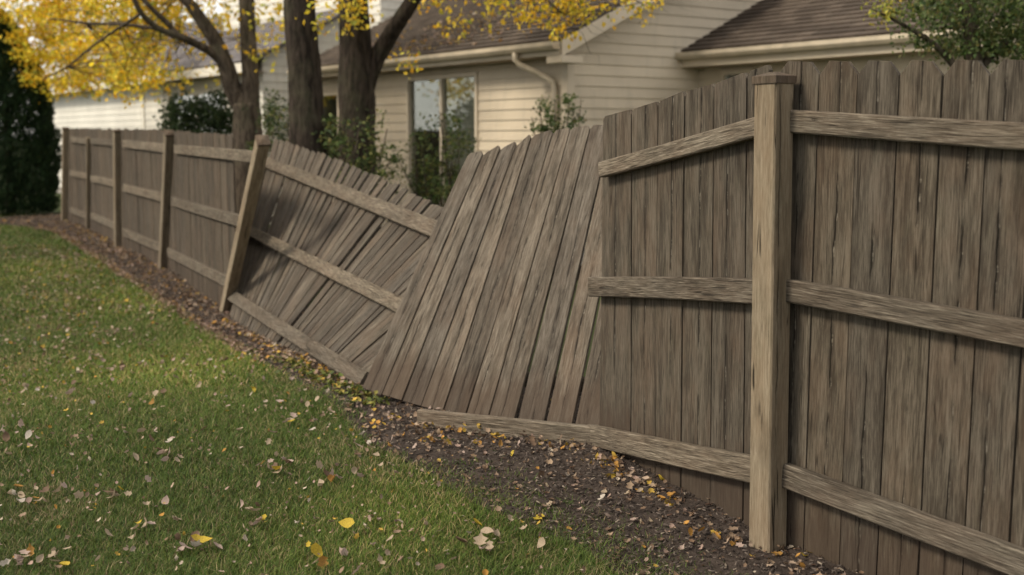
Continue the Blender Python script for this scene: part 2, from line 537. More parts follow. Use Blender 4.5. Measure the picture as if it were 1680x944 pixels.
def in_poly(px, py, poly):
    inside = np.zeros(len(px), bool)
    n = len(poly)
    j = n - 1
    for i in range(n):
        xi, yi = poly[i]
        xj, yj = poly[j]
        c = ((yi > py) != (yj > py)) & (px < (xj - xi) * (py - yi) / (yj - yi + 1e-12) + xi)
        inside ^= c
        j = i
    return inside


BED_POLY = np.concatenate([E_[::20], K_[::-20]])


def edge_dist(px, py):
    """rough distance to the lawn edge"""
    d = np.full(len(px), 1e9)
    for e in E_[::12]:
        d = np.minimum(d, (px - e[0]) ** 2 + (py - e[1]) ** 2)
    return np.sqrt(d)


# ------------------------------------------------------------------ fence
def board(name, bl, br, tl, tr, n, thick, mat, parent, dog=0.0, jit=0.0, topcut=None):
    """a plank from four 3-D corners of its front face; n points to the viewer's side"""
    mb, mt = (bl + br) / 2, (tl + tr) / 2
    ax = (mt - mb).normalized()
    xx = ax.cross(n)
    if xx.dot(br - bl) < 0: xx = -xx
    xx.normalize()
    yy = ax.cross(xx).normalized()          # right-handed x, y, z
    f = lambda p: (Vector(p) - mb).dot(xx), lambda p: (Vector(p) - mb).dot(ax)
    q = [(f[0](p), f[1](p)) for p in (bl, br, tr, tl)]
    poly = [q[0], q[1]]
    if dog > 0:
        (x1, z1), (x0, z0) = q[2], q[3]
        w = x1 - x0
        dx, dz = min(dog, w * 0.3), dog * 1.15
        poly += [(x1, z1 - dz), (x1 - dx, z1), (x0 + dx, z0), (x0, z0 - dz)]
    else:
        poly += [q[2], q[3]]
    sgn = 1 if yy.dot(n) > 0 else -1
    # subdivide the long sides so that the plank can warp
    L = poly[2][1] - poly[1][1]
    right = [(poly[1][0] + (poly[2][0] - poly[1][0]) * t, poly[1][1] + (poly[2][1] - poly[1][1]) * t) for t in (0.25, 0.5, 0.75)]
    last = poly[-1]
    left = [(last[0] + (poly[0][0] - last[0]) * t, last[1] + (poly[0][1] - last[1]) * t) for t in (0.25, 0.5, 0.75)]
    ring = [poly[0], poly[1]] + right + poly[2:] + left
    nr = len(ring)
    cup = random.uniform(-1, 1) * jit
    verts = []
    for s in (0, 1):
        for (x, z) in ring:
            w_ = math.sin(z / max(0.3, L) * math.pi) * cup
            verts.append((x, (-s * thick) * sgn + w_, z))
    # front and back as strips so they follow the warp
    faces = []
    nL = len(left)
    # pair right/left verts by height
    R_idx = [1] + list(range(2, 2 + 3)) + [5]
    L_idx = [0] + list(range(nr - 1, nr - 4, -1)) + [nr - 4]
    fr = []
    for a in range(4):
        fr.append((L_idx[a], R_idx[a], R_idx[a + 1], L_idx[a + 1]))
    if dog > 0:
        fr.append((L_idx[4], R_idx[4], 6, 7))
    for fc in fr:
        faces.append(fc if sgn < 0 else fc[::-1])
        bk = tuple(i + nr for i in fc)
        faces.append(bk[::-1] if sgn < 0 else bk)
    for i in range(nr):
        j = (i + 1) % nr
        fc = (i, i + nr, j + nr, j)
        faces.append(fc if sgn < 0 else fc[::-1])
    me = pymesh(name, verts, faces)
    Mx = Matrix((xx, yy, ax)).transposed().to_4x4()
    Mx.translation = mb
    return link(name, me, mat, parent, Mx)


def rail_between(name, a, b, updir, n, height, thick, mat, parent):
    """rail whose front face has its upper edge a-b"""
    a, b = Vector(a), Vector(b)
    ax = (b - a).normalized()
    up = (updir - ax * updir.dot(ax)).normalized()
    yy = ax.cross(up)
    if yy.dot(n) < 0: pass
    nn = n - ax * n.dot(ax) - up * n.dot(up)
    nn.normalize()
    # local z = along
    xx = up
    yv = ax.cross(xx).normalized()
    s = 1 if yv.dot(nn) > 0 else -1
    L = (b - a).length
    vs, fs = [], []
    N = 6
    e = 0.006
    prof = [(-height + e, 0), (-e, 0), (0, -e), (0, -thick), (-height, -thick), (-height, -e)]
    sag = random.uniform(-0.006, 0.006)
    for i in range(N + 1):
        t = i / N
        for (h, y) in prof:
            vs.append((h + sag * math.sin(math.pi * t), y * s, L * t))
    m = len(prof)
    for i in range(N):
        for j in range(m):
            j2 = (j + 1) % m
            fs.append((i * m + j, i * m + j2, (i + 1) * m + j2, (i + 1) * m + j))
    fs.append(tuple(range(m - 1, -1, -1)))
    fs.append(tuple(N * m + j for j in range(m)))
    me = pymesh(name, vs, fs)
    import bmesh
    bm = bmesh.new(); bm.from_mesh(me); bmesh.ops.recalc_face_normals(bm, faces=bm.faces); bm.to_mesh(me); bm.free()
    Mx = Matrix((xx, yv, ax)).transposed().to_4x4()
    Mx.translation = a
    return link(name, me, mat, parent, Mx)


def post(base, top, w, yaw, label, cap=True, sink=0.25, capw=1.06):
    base, top = Vector(base), Vector(top)
    root = empty('fence_post', base, label, 'fence post', 'timber posts of the fence')
    ax = (top - base).normalized()
    b0 = base - ax * sink
    xx = Vector((math.cos(yaw), math.sin(yaw), 0))
    xx = (xx - ax * xx.dot(ax)).normalized()
    yy = ax.cross(xx)
    e = w * 0.06
    h = w / 2
    prof = [(-h + e, -h), (h - e, -h), (h, -h + e), (h, h - e), (h - e, h), (-h + e, h), (-h, h - e), (-h, -h + e)]
    L = (top - b0).length
    vs, fs = [], []
    N = 5
    for i in range(N + 1):
        for (x, y) in prof:
            vs.append((x, y, L * i / N))
    m = 8
    for i in range(N):
        for j in range(m):
            j2 = (j + 1) % m
            fs.append((i * m + j, i * m + j2, (i + 1) * m + j2, (i + 1) * m + j))
    fs.append(tuple(range(m - 1, -1, -1)))
    fs.append(tuple(N * m + j for j in range(m)))
    Mx = Matrix((xx, yy, ax)).transposed().to_4x4()
    Mx.translation = b0
    link('shaft', pymesh('shaft', vs, fs), M['post'], root, Mx)
    if cap:
        c = h * capw
        ch = w * 0.32
        vs = [(-c, -c, 0), (c, -c, 0), (c, c, 0), (-c, c, 0), (-c, -c, ch * .8), (c, -c, ch * .8), (c, c, ch * .8), (-c, c, ch * .8), (-c * .2, -c * .2, ch * 1.25), (c * .2, -c * .2, ch * 1.25), (c * .2, c * .2, ch * 1.25), (-c * .2, c * .2, ch * 1.25)]
        fs = [(3, 2, 1, 0), (8, 9, 10, 11)] + [(i, (i + 1) % 4, (i + 1) % 4 + 4, i + 4) for i in range(4)] + [(i + 4, (i + 1) % 4 + 4, (i + 1) % 4 + 8, i + 8) for i in range(4)]
        M2 = Mx.copy()
        M2.translation = top + ax * 0.001
        link('cap', pymesh('cap', vs, fs), M['cap'], root, M2)
    return root


def vplane(a, b, off=0.0):
    """vertical plane through a, b; n faces the camera; off moves it towards the camera"""
    d = Vector((b.x - a.x, b.y - a.y, 0)).normalized()
    n = Vector((d.y, -d.x, 0))
    if n.dot(Vector((0, 0, 0)) - Vector((a.x, a.y, 0))) < 0: n = -n
    return (a + n * off, n), d


UP = Vector((0, 0, 1))


def bay(a, b, nb, top_px, rails_px, label, mat, t0=0.0, t1=1.0, group='upright panels of the fence', rh=None):
    pl, d = vplane(a, b, 0.0)
    plb = (pl[0] - pl[1] * 0.06, pl[1])
    root = empty('fence_section', (a + b) / 2, label, 'fence section', group)
    L = (Vector((b.x - a.x, b.y - a.y, 0))).length
    (u0, v0), (u1, v1) = top_px
    zt0, zt1 = RP(u0, v0, plb).z, RP(u1, v1, plb).z
    o = a - pl[1] * 0.04
    step = (t1 - t0) * L / nb
    for i in range(nb):
        s0 = t0 * L + i * step + random.uniform(.001, .004)
        s1 = t0 * L + (i + 1) * step - random.uniform(.001, .004)
        zt = zt0 + (zt1 - zt0) * ((s0 + s1) / 2 / L - t0) / (t1 - t0) + random.uniform(-0.012, 0.012)
        p0, p1 = o + d * s0, o + d * s1
        ln = random.uniform(-.004, .004)
        g = float(gz(p0.x, p0.y)) - 0.02
        off = pl[1] * random.uniform(-.004, .003)
        board('board', Vector((p0.x, p0.y, g)) + off, Vector((p1.x, p1.y, g)) + off, Vector((p0.x, p0.y, zt)) + d * ln + off, Vector((p1.x, p1.y, zt)) + d * ln + off, pl[1], 0.018, mat, root, dog=0.028, jit=0.004)
    for (ua, va, ub, vb, wa) in rails_px:
        A_, B_ = RP(ua, va, pl), RP(ub, vb, pl)
        A2 = RP(ua, va + wa, pl)
        rail_between('rail', A_, B_, UP, pl[1], (A_ - A2).length, 0.038, M['rail'], root)
    return root


def top_of(base_key, u, v, other=None):
    """top of a post: over its base, leaning only along the fence line towards another post"""
    if other is None: return P(u, v, B[base_key].y)
    return RP(u, v, vplane(B[base_key], B[other])[0])


# posts, far to near
fd = (B['p270'] - B['p192'])
yaw_l = math.atan2(fd.y, fd.x)
post(B['p105'], top_of('p105', 108, 213, 'p145'), 0.13, yaw_l, 'weathered post at the far end of the fence, beside the dark evergreen')
post(B['p145'], top_of('p145', 145, 226, 'p192'), 0.07, yaw_l, 'thin narrow post between the two farthest fence panels', cap=False)
post(B['p192'], top_of('p192', 192.5, 217, 'p270'), 0.118, .55, 'straight post with a flat cap, third from the far fence end')
post(B['p270'], top_of('p270', 278, 221, 'lean'), 0.118, .55, 'slightly leaning post just before the tilted post of the collapsed stretch')
LEAN_TOP = top_of('lean', 431, 233, 'p270')
post(B['lean'], LEAN_TOP, 0.104, .50, 'strongly tilted pale post where the fence begins to collapse', sink=0.3)
post(B['near'], top_of('near', 1270, 138), 0.105, math.radians(36), 'tall near post with a square cap, nearest the camera', capw=1.1)

# far bays
bay(B['p105'], B['p145'], 13, ((105, 211), (145, 211)), [(114, 224, 142, 227, 9), (114, 279, 142, 285, 9), (114, 340, 142, 350, 9)], 'farthest upright fence panel, next to the dark evergreen', M['far_board'])
bay(B['p145'], B['p192'], 13, ((145, 211), (192, 212)), [(148, 227, 185, 230, 9), (148, 288, 185, 295, 10), (148, 349, 187, 365, 10)], 'upright fence panel behind the thin post, second from the far end', M['far_board'])
bay(B['p192'], B['p270'], 19, ((192, 212), (275, 212)), [(200, 230, 268, 236, 12), (201, 302, 264, 317, 12), (201, 375, 262, 400, 12)], 'upright fence panel between the straight capped post and slightly leaning post', M['far_board'])
bay(B['p270'], B['lean'], 29, ((284, 213), (436, 221)), [(285, 238, 425, 249, 14), (280, 323, 395, 354, 14), (274, 407, 370, 453, 14)], 'upright fence panel ending at the strongly tilted post', M['far_board'], t1=1.10)

# collapsed panel fanned out to the right of the tilted post
pa, pb = G(368, 530), G(605, 642)
pc = P(715, 345, pb.y + 1.0)
n = (pb - pa).cross(pc - pa).normalized()
if n.dot(Vector((0, 0, EYE)) - pa) < 0: n = -n
fan_pl = (pa, n)
fan_bp = (pa - n * 0.03, n)
root = empty('fence_section', (pa + pb) / 2, 'sagging fence panel with fanned boards between the tilted post and the fallen panel', 'fence section', 'collapsed panels of the fence')


def pw(s, pts):
    xs_ = [p[0] for p in pts]
    return [float(np.interp(s, xs_, [p[k] for p in pts])) for k in range(1, len(pts[0]))]


NF = 42
for i in range(NF):
    s = (i + 0.3) / (NF - 0.4)
    bu, bv = pw(s, [(0, 374, 522), (0.25, 404, 545), (0.5, 440, 567), (0.75, 525, 600), (1, 604, 630)])
    tu, tv = pw(s, [(0, 451, 226), (0.25, 541, 257), (0.5, 645, 300), (0.75, 772, 362), (1, 885, 432)])
    b_ = RP(bu + random.uniform(-2, 2), bv + random.uniform(-5, 3), fan_bp) - n * (0.02 - 0.02 * s + 0.006 * (i % 3))
    # boards past the fallen panel's edge are broken short behind it
    f_ = 1.0
    while f_ > 0.3 and bu + (tu - bu) * f_ > 770 - (bv + (tv - bv) * f_ - 250) * 0.4436 + 26: f_ -= 0.01
    t_ = RP(bu + (tu - bu) * f_, bv + (tv - bv) * f_ + random.uniform(-2, 2), fan_bp) - n * (0.006 * (i % 3))
    ax = (t_ - b_).normalized()
    xx = ax.cross(n).normalized()
    if xx.x < 0: xx = -xx
    hw = 0.064 + 0.008 * random.random()
    hb = hw * (0.55 + 0.45 * s)
    e_ = (RP(725, 330, fan_bp) - RP(451, 226, fan_bp)).normalized() if f_ > .98 else xx
    e_ = e_ * (1 / max(.35, abs(e_.dot(xx)))) * (1 if e_.dot(xx) > 0 else -1)
    board('board', b_ - xx * hb, b_ + xx * hb, t_ - e_ * hw, t_ + e_ * hw, n, 0.016, M['fan_board'], root, dog=0.012, jit=0.010)
for (ua, va, ub, vb, uc, vc) in [(441, 259, 726, 366, 441, 277), (412, 371, 672, 494, 412, 389), (377, 472, 606, 612, 377, 493)]:
    a_, b_, c_ = RP(ua, va, fan_pl), RP(ub, vb, fan_pl), RP(uc, vc, fan_pl)
    up = (a_ - c_)
    dirv = (b_ - a_).normalized()
    hh = (up - dirv * up.dot(dirv)).length * 1.05
    rail_between('rail', a_ + n * 0.02, b_ + n * 0.02, up, n, hh, 0.036, M['rail'], root)

# fallen panel, boards only on this side
fa, fb = G(596, 657), G(960, 720)
fb.z += 0.03
def _tl():
    best = None
    for dy in np.linspace(0, 2.0, 81):
        p = P(770, 250, fa.y + dy)
        e = abs((p - fa).length - 1.76)
        if best is None or e < best[0]: best = (e, p, dy)
    return best
ft = _tl()[1]
n = (fb - fa).cross(ft - fa).normalized()
if n.dot(Vector((0, 0, EYE)) - fa) < 0: n = -n
fpl = (fa, n)
root = empty('fence_section', (fa + fb) / 2, 'large fallen fence panel of silvered boards leaning to the right', 'fence section', 'collapsed panels of the fence')
TU = [769, 794, 822, 848, 873, 908, 936, 969, 1003, 1040, 1080]
TV = [250, 250, 240, 233, 222, 214, 209, 206, 204, 203, 202]
BU = [594, 626, 659, 690, 727, 763, 799, 846, 894, 941, 987]
BV = [637, 650, 659, 667, 674, 681, 686, 690, 694, 697, 700]
for i in range(10):
    g0, g1 = (1.0, 1.0) if i < 6 else (2.0, 4.5)
    dv = random.uniform(-3, 3)
    bl, br = RP(BU[i] + g0, BV[i] + dv, fpl), RP(BU[i + 1] - g1, BV[i + 1] + dv, fpl)
    tl, tr = RP(TU[i] + .5, TV[i] + random.uniform(-2, 2), fpl), RP(TU[i + 1] - 1, TV[i + 1] - 1, fpl)
    off = n * random.uniform(-.006, .004)
    board('board', bl + off, br + off, tl + off, tr + off, n, 0.019, M['fallen_board'], root, dog=0.02, jit=0.008)
for (ua, va, ub, vb) in [(765, 330, 1010, 290), (700, 450, 1000, 430), (655, 590, 985, 620)]:
    a_, b_ = RP(ua, va, fpl), RP(ub, vb, fpl)
    rail_between('rail', a_ - n * 0.027, b_ - n * 0.027, UP, n, 0.085, 0.038, M['rail'], root)

# near panel torn loose, left of the near post
bpl, bd = vplane(B['bend'], B['near'], -0.01)
bbp = (bpl[0] - bpl[1] * 0.05, bpl[1])
n = bpl[1]
root = empty('fence_section', (B['bend'] + B['near']) / 2, 'upright near panel sloping down to its torn end, left of the near post', 'fence section', 'near panels of the fence')
TU = [988, 1035, 1079, 1123, 1171, 1225, 1262]
TVl = [191, 179, 166, 150, 137, 117, 104]
TVr = [180, 167, 150, 138, 119, 106, 100]
BU = [981, 1034, 1074, 1116, 1164, 1218, 1250]
BV = [739, 768, 792, 822, 845, 868, 884]
for i in range(6):
    bl, br = RP(BU[i] + .9, BV[i], bbp), RP(BU[i + 1] - .9, BV[i + 1] - (BV[i + 1] - BV[i]) * 0.15, bbp)
    tl, tr = RP(TU[i] + 1.0, TVl[i], bbp), RP(TU[i + 1] - 1.0, TVr[i], bbp)
    off = n * random.uniform(-.004, .002)
    board('board', bl + off, br + off, tl + off, tr + off, n, 0.018, M['board'], root, dog=0.018, jit=0.003)
for (ua, va, ub, vb, uc, vc) in [(981, 266, 1262, 184, 981, 292), (964, 455, 1262, 459, 964, 487), (962, 697, 1262, 755, 962, 731)]:
    a_, b_, c_ = RP(ua, va, bpl), RP(ub, vb, bpl), RP(uc, vc, bpl)
    up = a_ - c_
    dirv = (b_ - a_).normalized()
    rail_between('rail', a_, b_, UP, n, (up - dirv * up.dot(dirv)).length, 0.038, M['rail'], root)

# nearest panel, right of the near post
rpl, rd = vplane(B['near'], B['end'], -0.01)
rbp = (rpl[0] - rpl[1] * 0.05, rpl[1])
n = rpl[1]
root = empty('fence_section', (B['near'] + B['end']) / 2, 'nearest upright fence panel, right of the near post, running out of the picture', 'fence section', 'near panels of the fence')
TU = [1276, 1344, 1408, 1477, 1548, 1625, 1704, 1790, 1885, 1990, 2110, 2240]
BUm = [1262, 1316, 1376, 1438, 1506, 1579, 1652, 1732, 1820, 1918, 2030, 2150]      # at the height v = 944
for i in range(11):
    g0 = 1.1 if i < 3 else 1.5
    bl, br = RP(BUm[i] + g0, 944, rbp), RP(BUm[i + 1] - g0, 944, rbp)
    tl, tr = RP(TU[i] + g0, 101 - .5 * i, rbp), RP(TU[i + 1] - g0, 100.5 - .5 * i, rbp)
    # lengthen down to the ground
    def ext(t, b):
        gl = float(gz(b.x, b.y)) - 0.02
        d_ = (b - t).normalized()
        return t + d_ * ((gl - t.z) / d_.z)
    bl, br = ext(tl, bl), ext(tr, br)
    off = n * random.uniform(-.004, .002)
    board('board', bl + off, br + off, tl + off, tr + off, n, 0.018, M['board'], root, dog=0.042, jit=0.003)
for (ua, va, ub, vb, uc, vc) in [(1292, 180, 2200, 225, 1292, 218), (1290, 459, 2200, 625, 1290, 497), (1285, 762, 2200, 1093, 1285, 802)]:
    a_, b_, c_ = RP(ua, va, rpl), RP(ub, vb, rpl), RP(uc, vc, rpl)
    up = a_ - c_
    dirv = (b_ - a_).normalized()
    rail_between('rail', a_, b_, UP, n, (up - dirv * up.dot(dirv)).length, 0.038, M['rail'], root)

# loose rail on the ground at the foot of the fallen panel
lr_a, lr_b = P(684, 673, G(684, 702).y), P(968, 701, 5.80)
d_ = (lr_b - lr_a).normalized()
nn = Vector((d_.y, -d_.x, 0)).normalized()
if nn.y > 0: nn = -nn
nn = (nn + Vector((0, 0, .35))).normalized()
lr = rail_between('loose_rail', lr_a, lr_b, Vector((0, 0, 1)), nn, 0.098, 0.04, M['rail'], None)
tag(lr, 'loose rail lying on the ground along the foot of the fallen panel', 'fence rail')

# ------------------------------------------------------------------ houses
WDIR = Vector((-0.577, 0.817, 0)).normalized()
GDIR = Vector((0.817, 0.577, 0)).normalized()


def wall(parent, name, o, d, n, L, z0, z1, mat, top=None, holes=(), exp=0.15, s_start=0.0):
    """sided wall: a backing slab and one board per course; top(s) clips a gable; holes (s0, s1, z0, z1)"""
    N = 24
    ss = [s_start + (L - s_start) * i / N for i in range(N + 1)]
    bottom = [o + d * s for s in ss]
    # backing, behind the boards; openings are left open by building it in strips
    backs = []
    cuts = sorted({s_start, L, *[h for q in holes for h in q[:2]]})
    vs, fs = [], []
    def strip(sa, sb, za, zb_a, zb_b):
        k0 = len(vs)
        for dep in (-0.004, -0.12):
            for (s, z) in ((sa, za), (sb, za), (sb, zb_b), (sa, zb_a)):
                p = o + d * s + n * dep
                vs.append(Vector((p.x, p.y, z)))
        for q in HEX: fs.append(tuple(k0 + i for i in q))
    tz = (lambda s: z1) if top is None else (lambda s: min(z1, top(s)))
    for sa, sb in zip(cuts[:-1], cuts[1:]):
        hs = [h for h in holes if h[0] <= sa + 1e-6 and h[1] >= sb - 1e-6]
        sub = [sa + (sb - sa) * i / 8 for i in range(9)] if top else [sa, sb]
        for a_, b_ in zip(sub[:-1], sub[1:]):
            if hs:
                strip(a_, b_, z0, hs[0][2], hs[0][2])
                strip(a_, b_, hs[0][3], tz(a_), tz(b_))
            else:
                strip(a_, b_, z0, tz(a_), tz(b_))
    m = o + d * (L / 2) + Vector((0, 0, (z0 + z1) / 2 - o.z))
    w = link(name, pymesh(name, [v - m for v in vs], fs), mat, parent, Matrix.Translation(m))
    z = z0
    while z < z1 - 0.03:
        za, zb = z, min(z + exp, z1)
        spans = [(s_start, L)]
        for h in holes:
            if h[2] < zb - 0.02 and h[3] > za + 0.02:
                new = []
                for a_, b_ in spans:
                    if h[0] > a_: new.append((a_, min(b_, h[0])))
                    if h[1] < b_: new.append((max(a_, h[1]), b_))
                spans = [q for q in new if q[1] - q[0] > 0.02]
        for a_, b_ in spans:
            a0, a1, b0, b1 = a_, a_, b_, b_
            if top is not None:
                ok = [s for s in np.linspace(a_, b_, 400) if top(s) > za]
                ok2 = [s for s in np.linspace(a_, b_, 400) if top(s) > zb]
                if len(ok) < 3: continue
                a0, b0 = ok[0], ok[-1]
                if len(ok2) < 3: a1 = b1 = (a0 + b0) / 2
                else: a1, b1 = ok2[0], ok2[-1]
            c = []
            for (sA, sB, zz, nf) in ((a0, b0, za, 0.024), (a1, b1, zb + 0.006, 0.006)):
                for (s, q) in ((sA, -0.002), (sB, -0.002), (sB, nf), (sA, nf)):
                    p = o + d * s + n * q
                    c.append(Vector((p.x, p.y, zz)))
            hexa('siding_board', c, mat, w)
        z += exp
    return w


def roof_plane(parent, name, o, d, g, s0, s1, zr, slope, t0, t1, mat, exp=0.16):
    """sloping plane: d along the eave (t), g up the slope (s from s0 to s1); zr(s) height; one strip per shingle course"""
    def pt(t, s, lift=0.0):
        p = o + d * t + g * s
        return Vector((p.x, p.y, zr(s) + lift))
    deck = hexa(name, [pt(t0, s0, -.07), pt(t1, s0, -.07), pt(t1, s1, -.07), pt(t0, s1, -.07), pt(t0, s0), pt(t1, s0), pt(t1, s1), pt(t0, s1)], M['under'], parent)
    ds = exp / math.sqrt(1 + slope * slope)
    nrm = (Vector((0, 0, 1)) - g * slope).normalized()
    upv = (g + Vector((0, 0, slope))).normalized()
    L = t1 - t0
    k = int((s1 - s0) / ds)
    rot = Matrix((d, upv, d.cross(upv))).transposed().to_4x4()
    sgn = 1 if d.cross(upv).z > 0 else -1
    vs = [(0, -.02, .001 * sgn), (L, -.02, .001 * sgn), (L, exp + .01, .001 * sgn), (0, exp + .01, .001 * sgn), (0, -.02, .032 * sgn), (L, -.02, .032 * sgn), (L, exp + .01, .006 * sgn), (0, exp + .01, .006 * sgn)]
    me = pymesh('shingle_course', vs, HEX)
    me.materials.append(mat)
    for i in range(k):
        Mx = rot.copy()
        Mx.translation = pt(t0, s0 + i * ds)
        link('shingle_course', me, None, deck, Mx)
    return deck


def window(parent, o, d, n, s0, s1, z0, z1, mat, panes=2, curtain=None, depth=0.10):
    """frame, mullions and glass set in an opening, with a dim room behind"""
    def p(s, z, q): 
        r = o + d * s + n * q
        return Vector((r.x, r.y, z))
    c = p((s0 + s1) / 2, (z0 + z1) / 2, 0)
    root = empty('window', c)
    root.parent = parent
    root.location = c - parent.location
    fw = 0.065
    def bar(nm, sa, sb, za, zb, qa, qb, m):
        return hexa(nm, [p(sa, za, qa), p(sb, za, qa), p(sb, za, qb), p(sa, za, qb), p(sa, zb, qa), p(sb, zb, qa), p(sb, zb, qb), p(sa, zb, qb)], m, root)
    bar('frame', s0, s0 + fw, z0, z1, -.05, .045, mat)
    bar('frame', s1 - fw, s1, z0, z1, -.05, .045, mat)
    bar('frame', s0 + fw, s1 - fw, z1 - fw, z1, -.05, .043, mat)
    bar('sill', s0 + fw, s1 - fw, z0, z0 + fw, -.05, .06, mat)
    iw = (s1 - s0 - 2 * fw)
    for i in range(1, panes):
        sm = s0 + fw + iw * i / panes
        bar('mullion', sm - .028, sm + .028, z0 + fw, z1 - fw, -.04, .03, mat)
    for i in range(panes):
        a_ = s0 + fw + iw * i / panes
        b_ = s0 + fw + iw * (i + 1) / panes
        bar('pane', a_ + .002, b_ - .002, z0 + fw, z1 - fw, -.022, -.016, M['glass'])
    # room box (open to the window)
    q1 = -1.2
    e = 0.35
    vs = [p(s0 - e, z0 - e, -.13), p(s1 + e, z0 - e, -.13), p(s1 + e, z1 + .2, -.13), p(s0 - e, z1 + .2, -.13), p(s0 - e, z0 - e, q1), p(s1 + e, z0 - e, q1), p(s1 + e, z1 + .2, q1), p(s0 - e, z1 + .2, q1)]
    me = pymesh('room_recess', [v - c for v in vs], [(4, 5, 6, 7), (0, 1, 5, 4), (1, 2, 6, 5), (2, 3, 7, 6), (3, 0, 4, 7)])
    link('room_recess', me, M['room'], root, Matrix.Translation(c))
    if curtain:
        for (sa, sb, za) in curtain:
            NN = 24
            vs, fs = [], []
            for i in range(NN + 1):
                s = sa + (sb - sa) * i / NN
                q = -.075 + .014 * math.sin(i * 1.9)
                vs += [p(s, za, q) - c, p(s, z1 - .02, q) - c]
            for i in range(NN): fs.append((2 * i, 2 * i + 2, 2 * i + 3, 2 * i + 1))
            link('curtain', pymesh('curtain', vs, fs, True), M['curtain'], root, Matrix.Translation(c))
    return root


GB = -0.2
# --- cream house
C0 = Vector((0.76, 16.0, 0))
hb = empty('cream_house', Vector((0.76, 16.0, GB)), 'cream sided house with brown shingle roof and sliding window behind the broken fence', 'house', 'houses behind the fence')
WL, SL, EV = 7.7, 0.5, 2.88
zr = lambda s: EV + SL * (s + 0.36)
n_w, n_g = -GDIR, -WDIR
wp = (C0.copy(), n_w)


def ws(u, v, pl=wp, d=WDIR, o=C0):
    p = RP(u, v, pl)
    return (p - o).dot(d), p.z


s_r, z_t = ws(786, 118)
s_l, _ = ws(669, 125)
hole = (s_r, s_l, 0.25, z_t)
s_r2, z_t2 = ws(559, 150)
hole2 = (s_r2, s_r2 + 0.95, 1.0, z_t2)
wall(hb, 'wall', C0, WDIR, n_w, WL, GB + .25, EV - .02, M['cream'], holes=(hole, hole2))
window(hb, C0, WDIR, n_w, hole[0], hole[1], hole[2], hole[3], M['trim'], 2, [(hole[0] + .05, hole[0] + (hole[1] - hole[0]) * .47, hole[2] - .2)])
window(hb, C0, WDIR, n_w, *hole2, M['trim'], 1)
gtop = lambda s: min(zr(s), zr(9.0 - s)) - .10
wall(hb, 'gable_wall', C0, GDIR, n_g, 9.0, GB + .25, 5.2, M['cream'], top=gtop)
hexa('foundation', [C0 + Vector((0, 0, GB - .3)), C0 + GDIR * 9 + Vector((0, 0, GB - .3)), C0 + GDIR * 9 + WDIR * WL + Vector((0, 0, GB - .3)), C0 + WDIR * WL + Vector((0, 0, GB - .3)),
                    C0 + Vector((0, 0, GB + .25)), C0 + GDIR * 9 + Vector((0, 0, GB + .25)), C0 + GDIR * 9 + WDIR * WL + Vector((0, 0, GB + .25)), C0 + WDIR * WL + Vector((0, 0, GB + .25))], M['concrete'], hb)
far = C0 + WDIR * WL
wall(hb, 'end_wall', far, GDIR, WDIR, 9.0, GB + .25, 5.2, M['cream'], top=gtop, exp=0.3)
wall(hb, 'back_wall', C0 + GDIR * 9, WDIR, GDIR, WL, GB + .25, EV, M['cream'], exp=0.3)
rf = roof_plane(hb, 'roof', C0, WDIR, GDIR, -0.36, 4.5, zr, SL, -0.32, WL + 0.3, M['shingle_grey' if False else 'shingle'])
zr2 = lambda s: zr(9.0 - s)
hexa('back_roof', [C0 + WDIR * t + GDIR * s + Vector((0, 0, zr(9 - s) + dz)) for dz in (-.07, .012) for (t, s) in ((-.32, 4.52), (-.32, 9.36), (WL + .3, 9.36), (WL + .3, 4.52))], M['shingle'], hb)


def along(o, t, s, z):
    p = o + WDIR * t + GDIR * s
    return Vector((p.x, p.y, z))


# gutter along the eave, open box profile
def gutter(parent, o, t0, t1, s, z, mat):
    prof = [(0, 0), (0, -.10), (-.09, -.10), (-.125, -.055), (-.125, .0), (-.118, .0), (-.118, -.05), (-.085, -.092), (-.008, -.092), (-.008, 0)]
    vs = []
    for t in (t0, t1):
        for (a, b) in prof: vs.append(along(o, t, s + a, z + b))
    m = sum(vs, Vector()) / len(vs)
    k = len(prof)
    fs = [(i, (i + 1) % k, (i + 1) % k + k, i + k) for i in range(k)] + [tuple(range(k)), tuple(range(2 * k - 1, k - 1, -1))]
    return link('gutter', pymesh('gutter', [v - m for v in vs], fs), mat, parent, Matrix.Translation(m))


def slab(name, o, t0, t1, s0, s1, z0, z1, mat, parent, z0b=None, z1b=None):
    """z*b: heights at s1 when sloped"""
    z0b = z0 if z0b is None else z0b
    z1b = z1 if z1b is None else z1b
    return hexa(name, [along(o, t0, s0, z0), along(o, t1, s0, z0), along(o, t1, s1, z0b), along(o, t0, s1, z0b), along(o, t0, s0, z1), along(o, t1, s0, z1), along(o, t1, s1, z1b), along(o, t0, s1, z1b)], mat, parent)


slab('fascia', C0, -.30, WL + .28, -.375, -.352, EV - .20, EV - .035, M['trim'], hb)
slab('soffit', C0, -.28, WL + .26, -.350, -.03, EV - .205, EV - .19, M['soffit'], hb)
gutter(hb, C0, -.30, WL + .28, -.378, EV - .03, M['gutter'])
# rake boards on the near gable
slab('rake_board', C0, -.345, -.322, -.36, 4.5, EV - .22, EV - .02, M['trim'], hb, zr(4.5) - .22, zr(4.5) - .02)
slab('rake_board', C0, -.345, -.322, 4.503, 9.36, zr(4.5) - .22, zr(4.5) - .02, M['trim'], hb, EV - .22, EV - .02)
slab('rake_soffit', C0, -.32, -.03, -.03, 4.5, zr(-.03) - .115, zr(-.03) - .10, M['trim'], hb, zr(4.5) - .115, zr(4.5) - .10)
slab('eave_return', C0, -.348, -.02, -.378, -.02, EV - .30, EV - .207, M['trim'], hb)
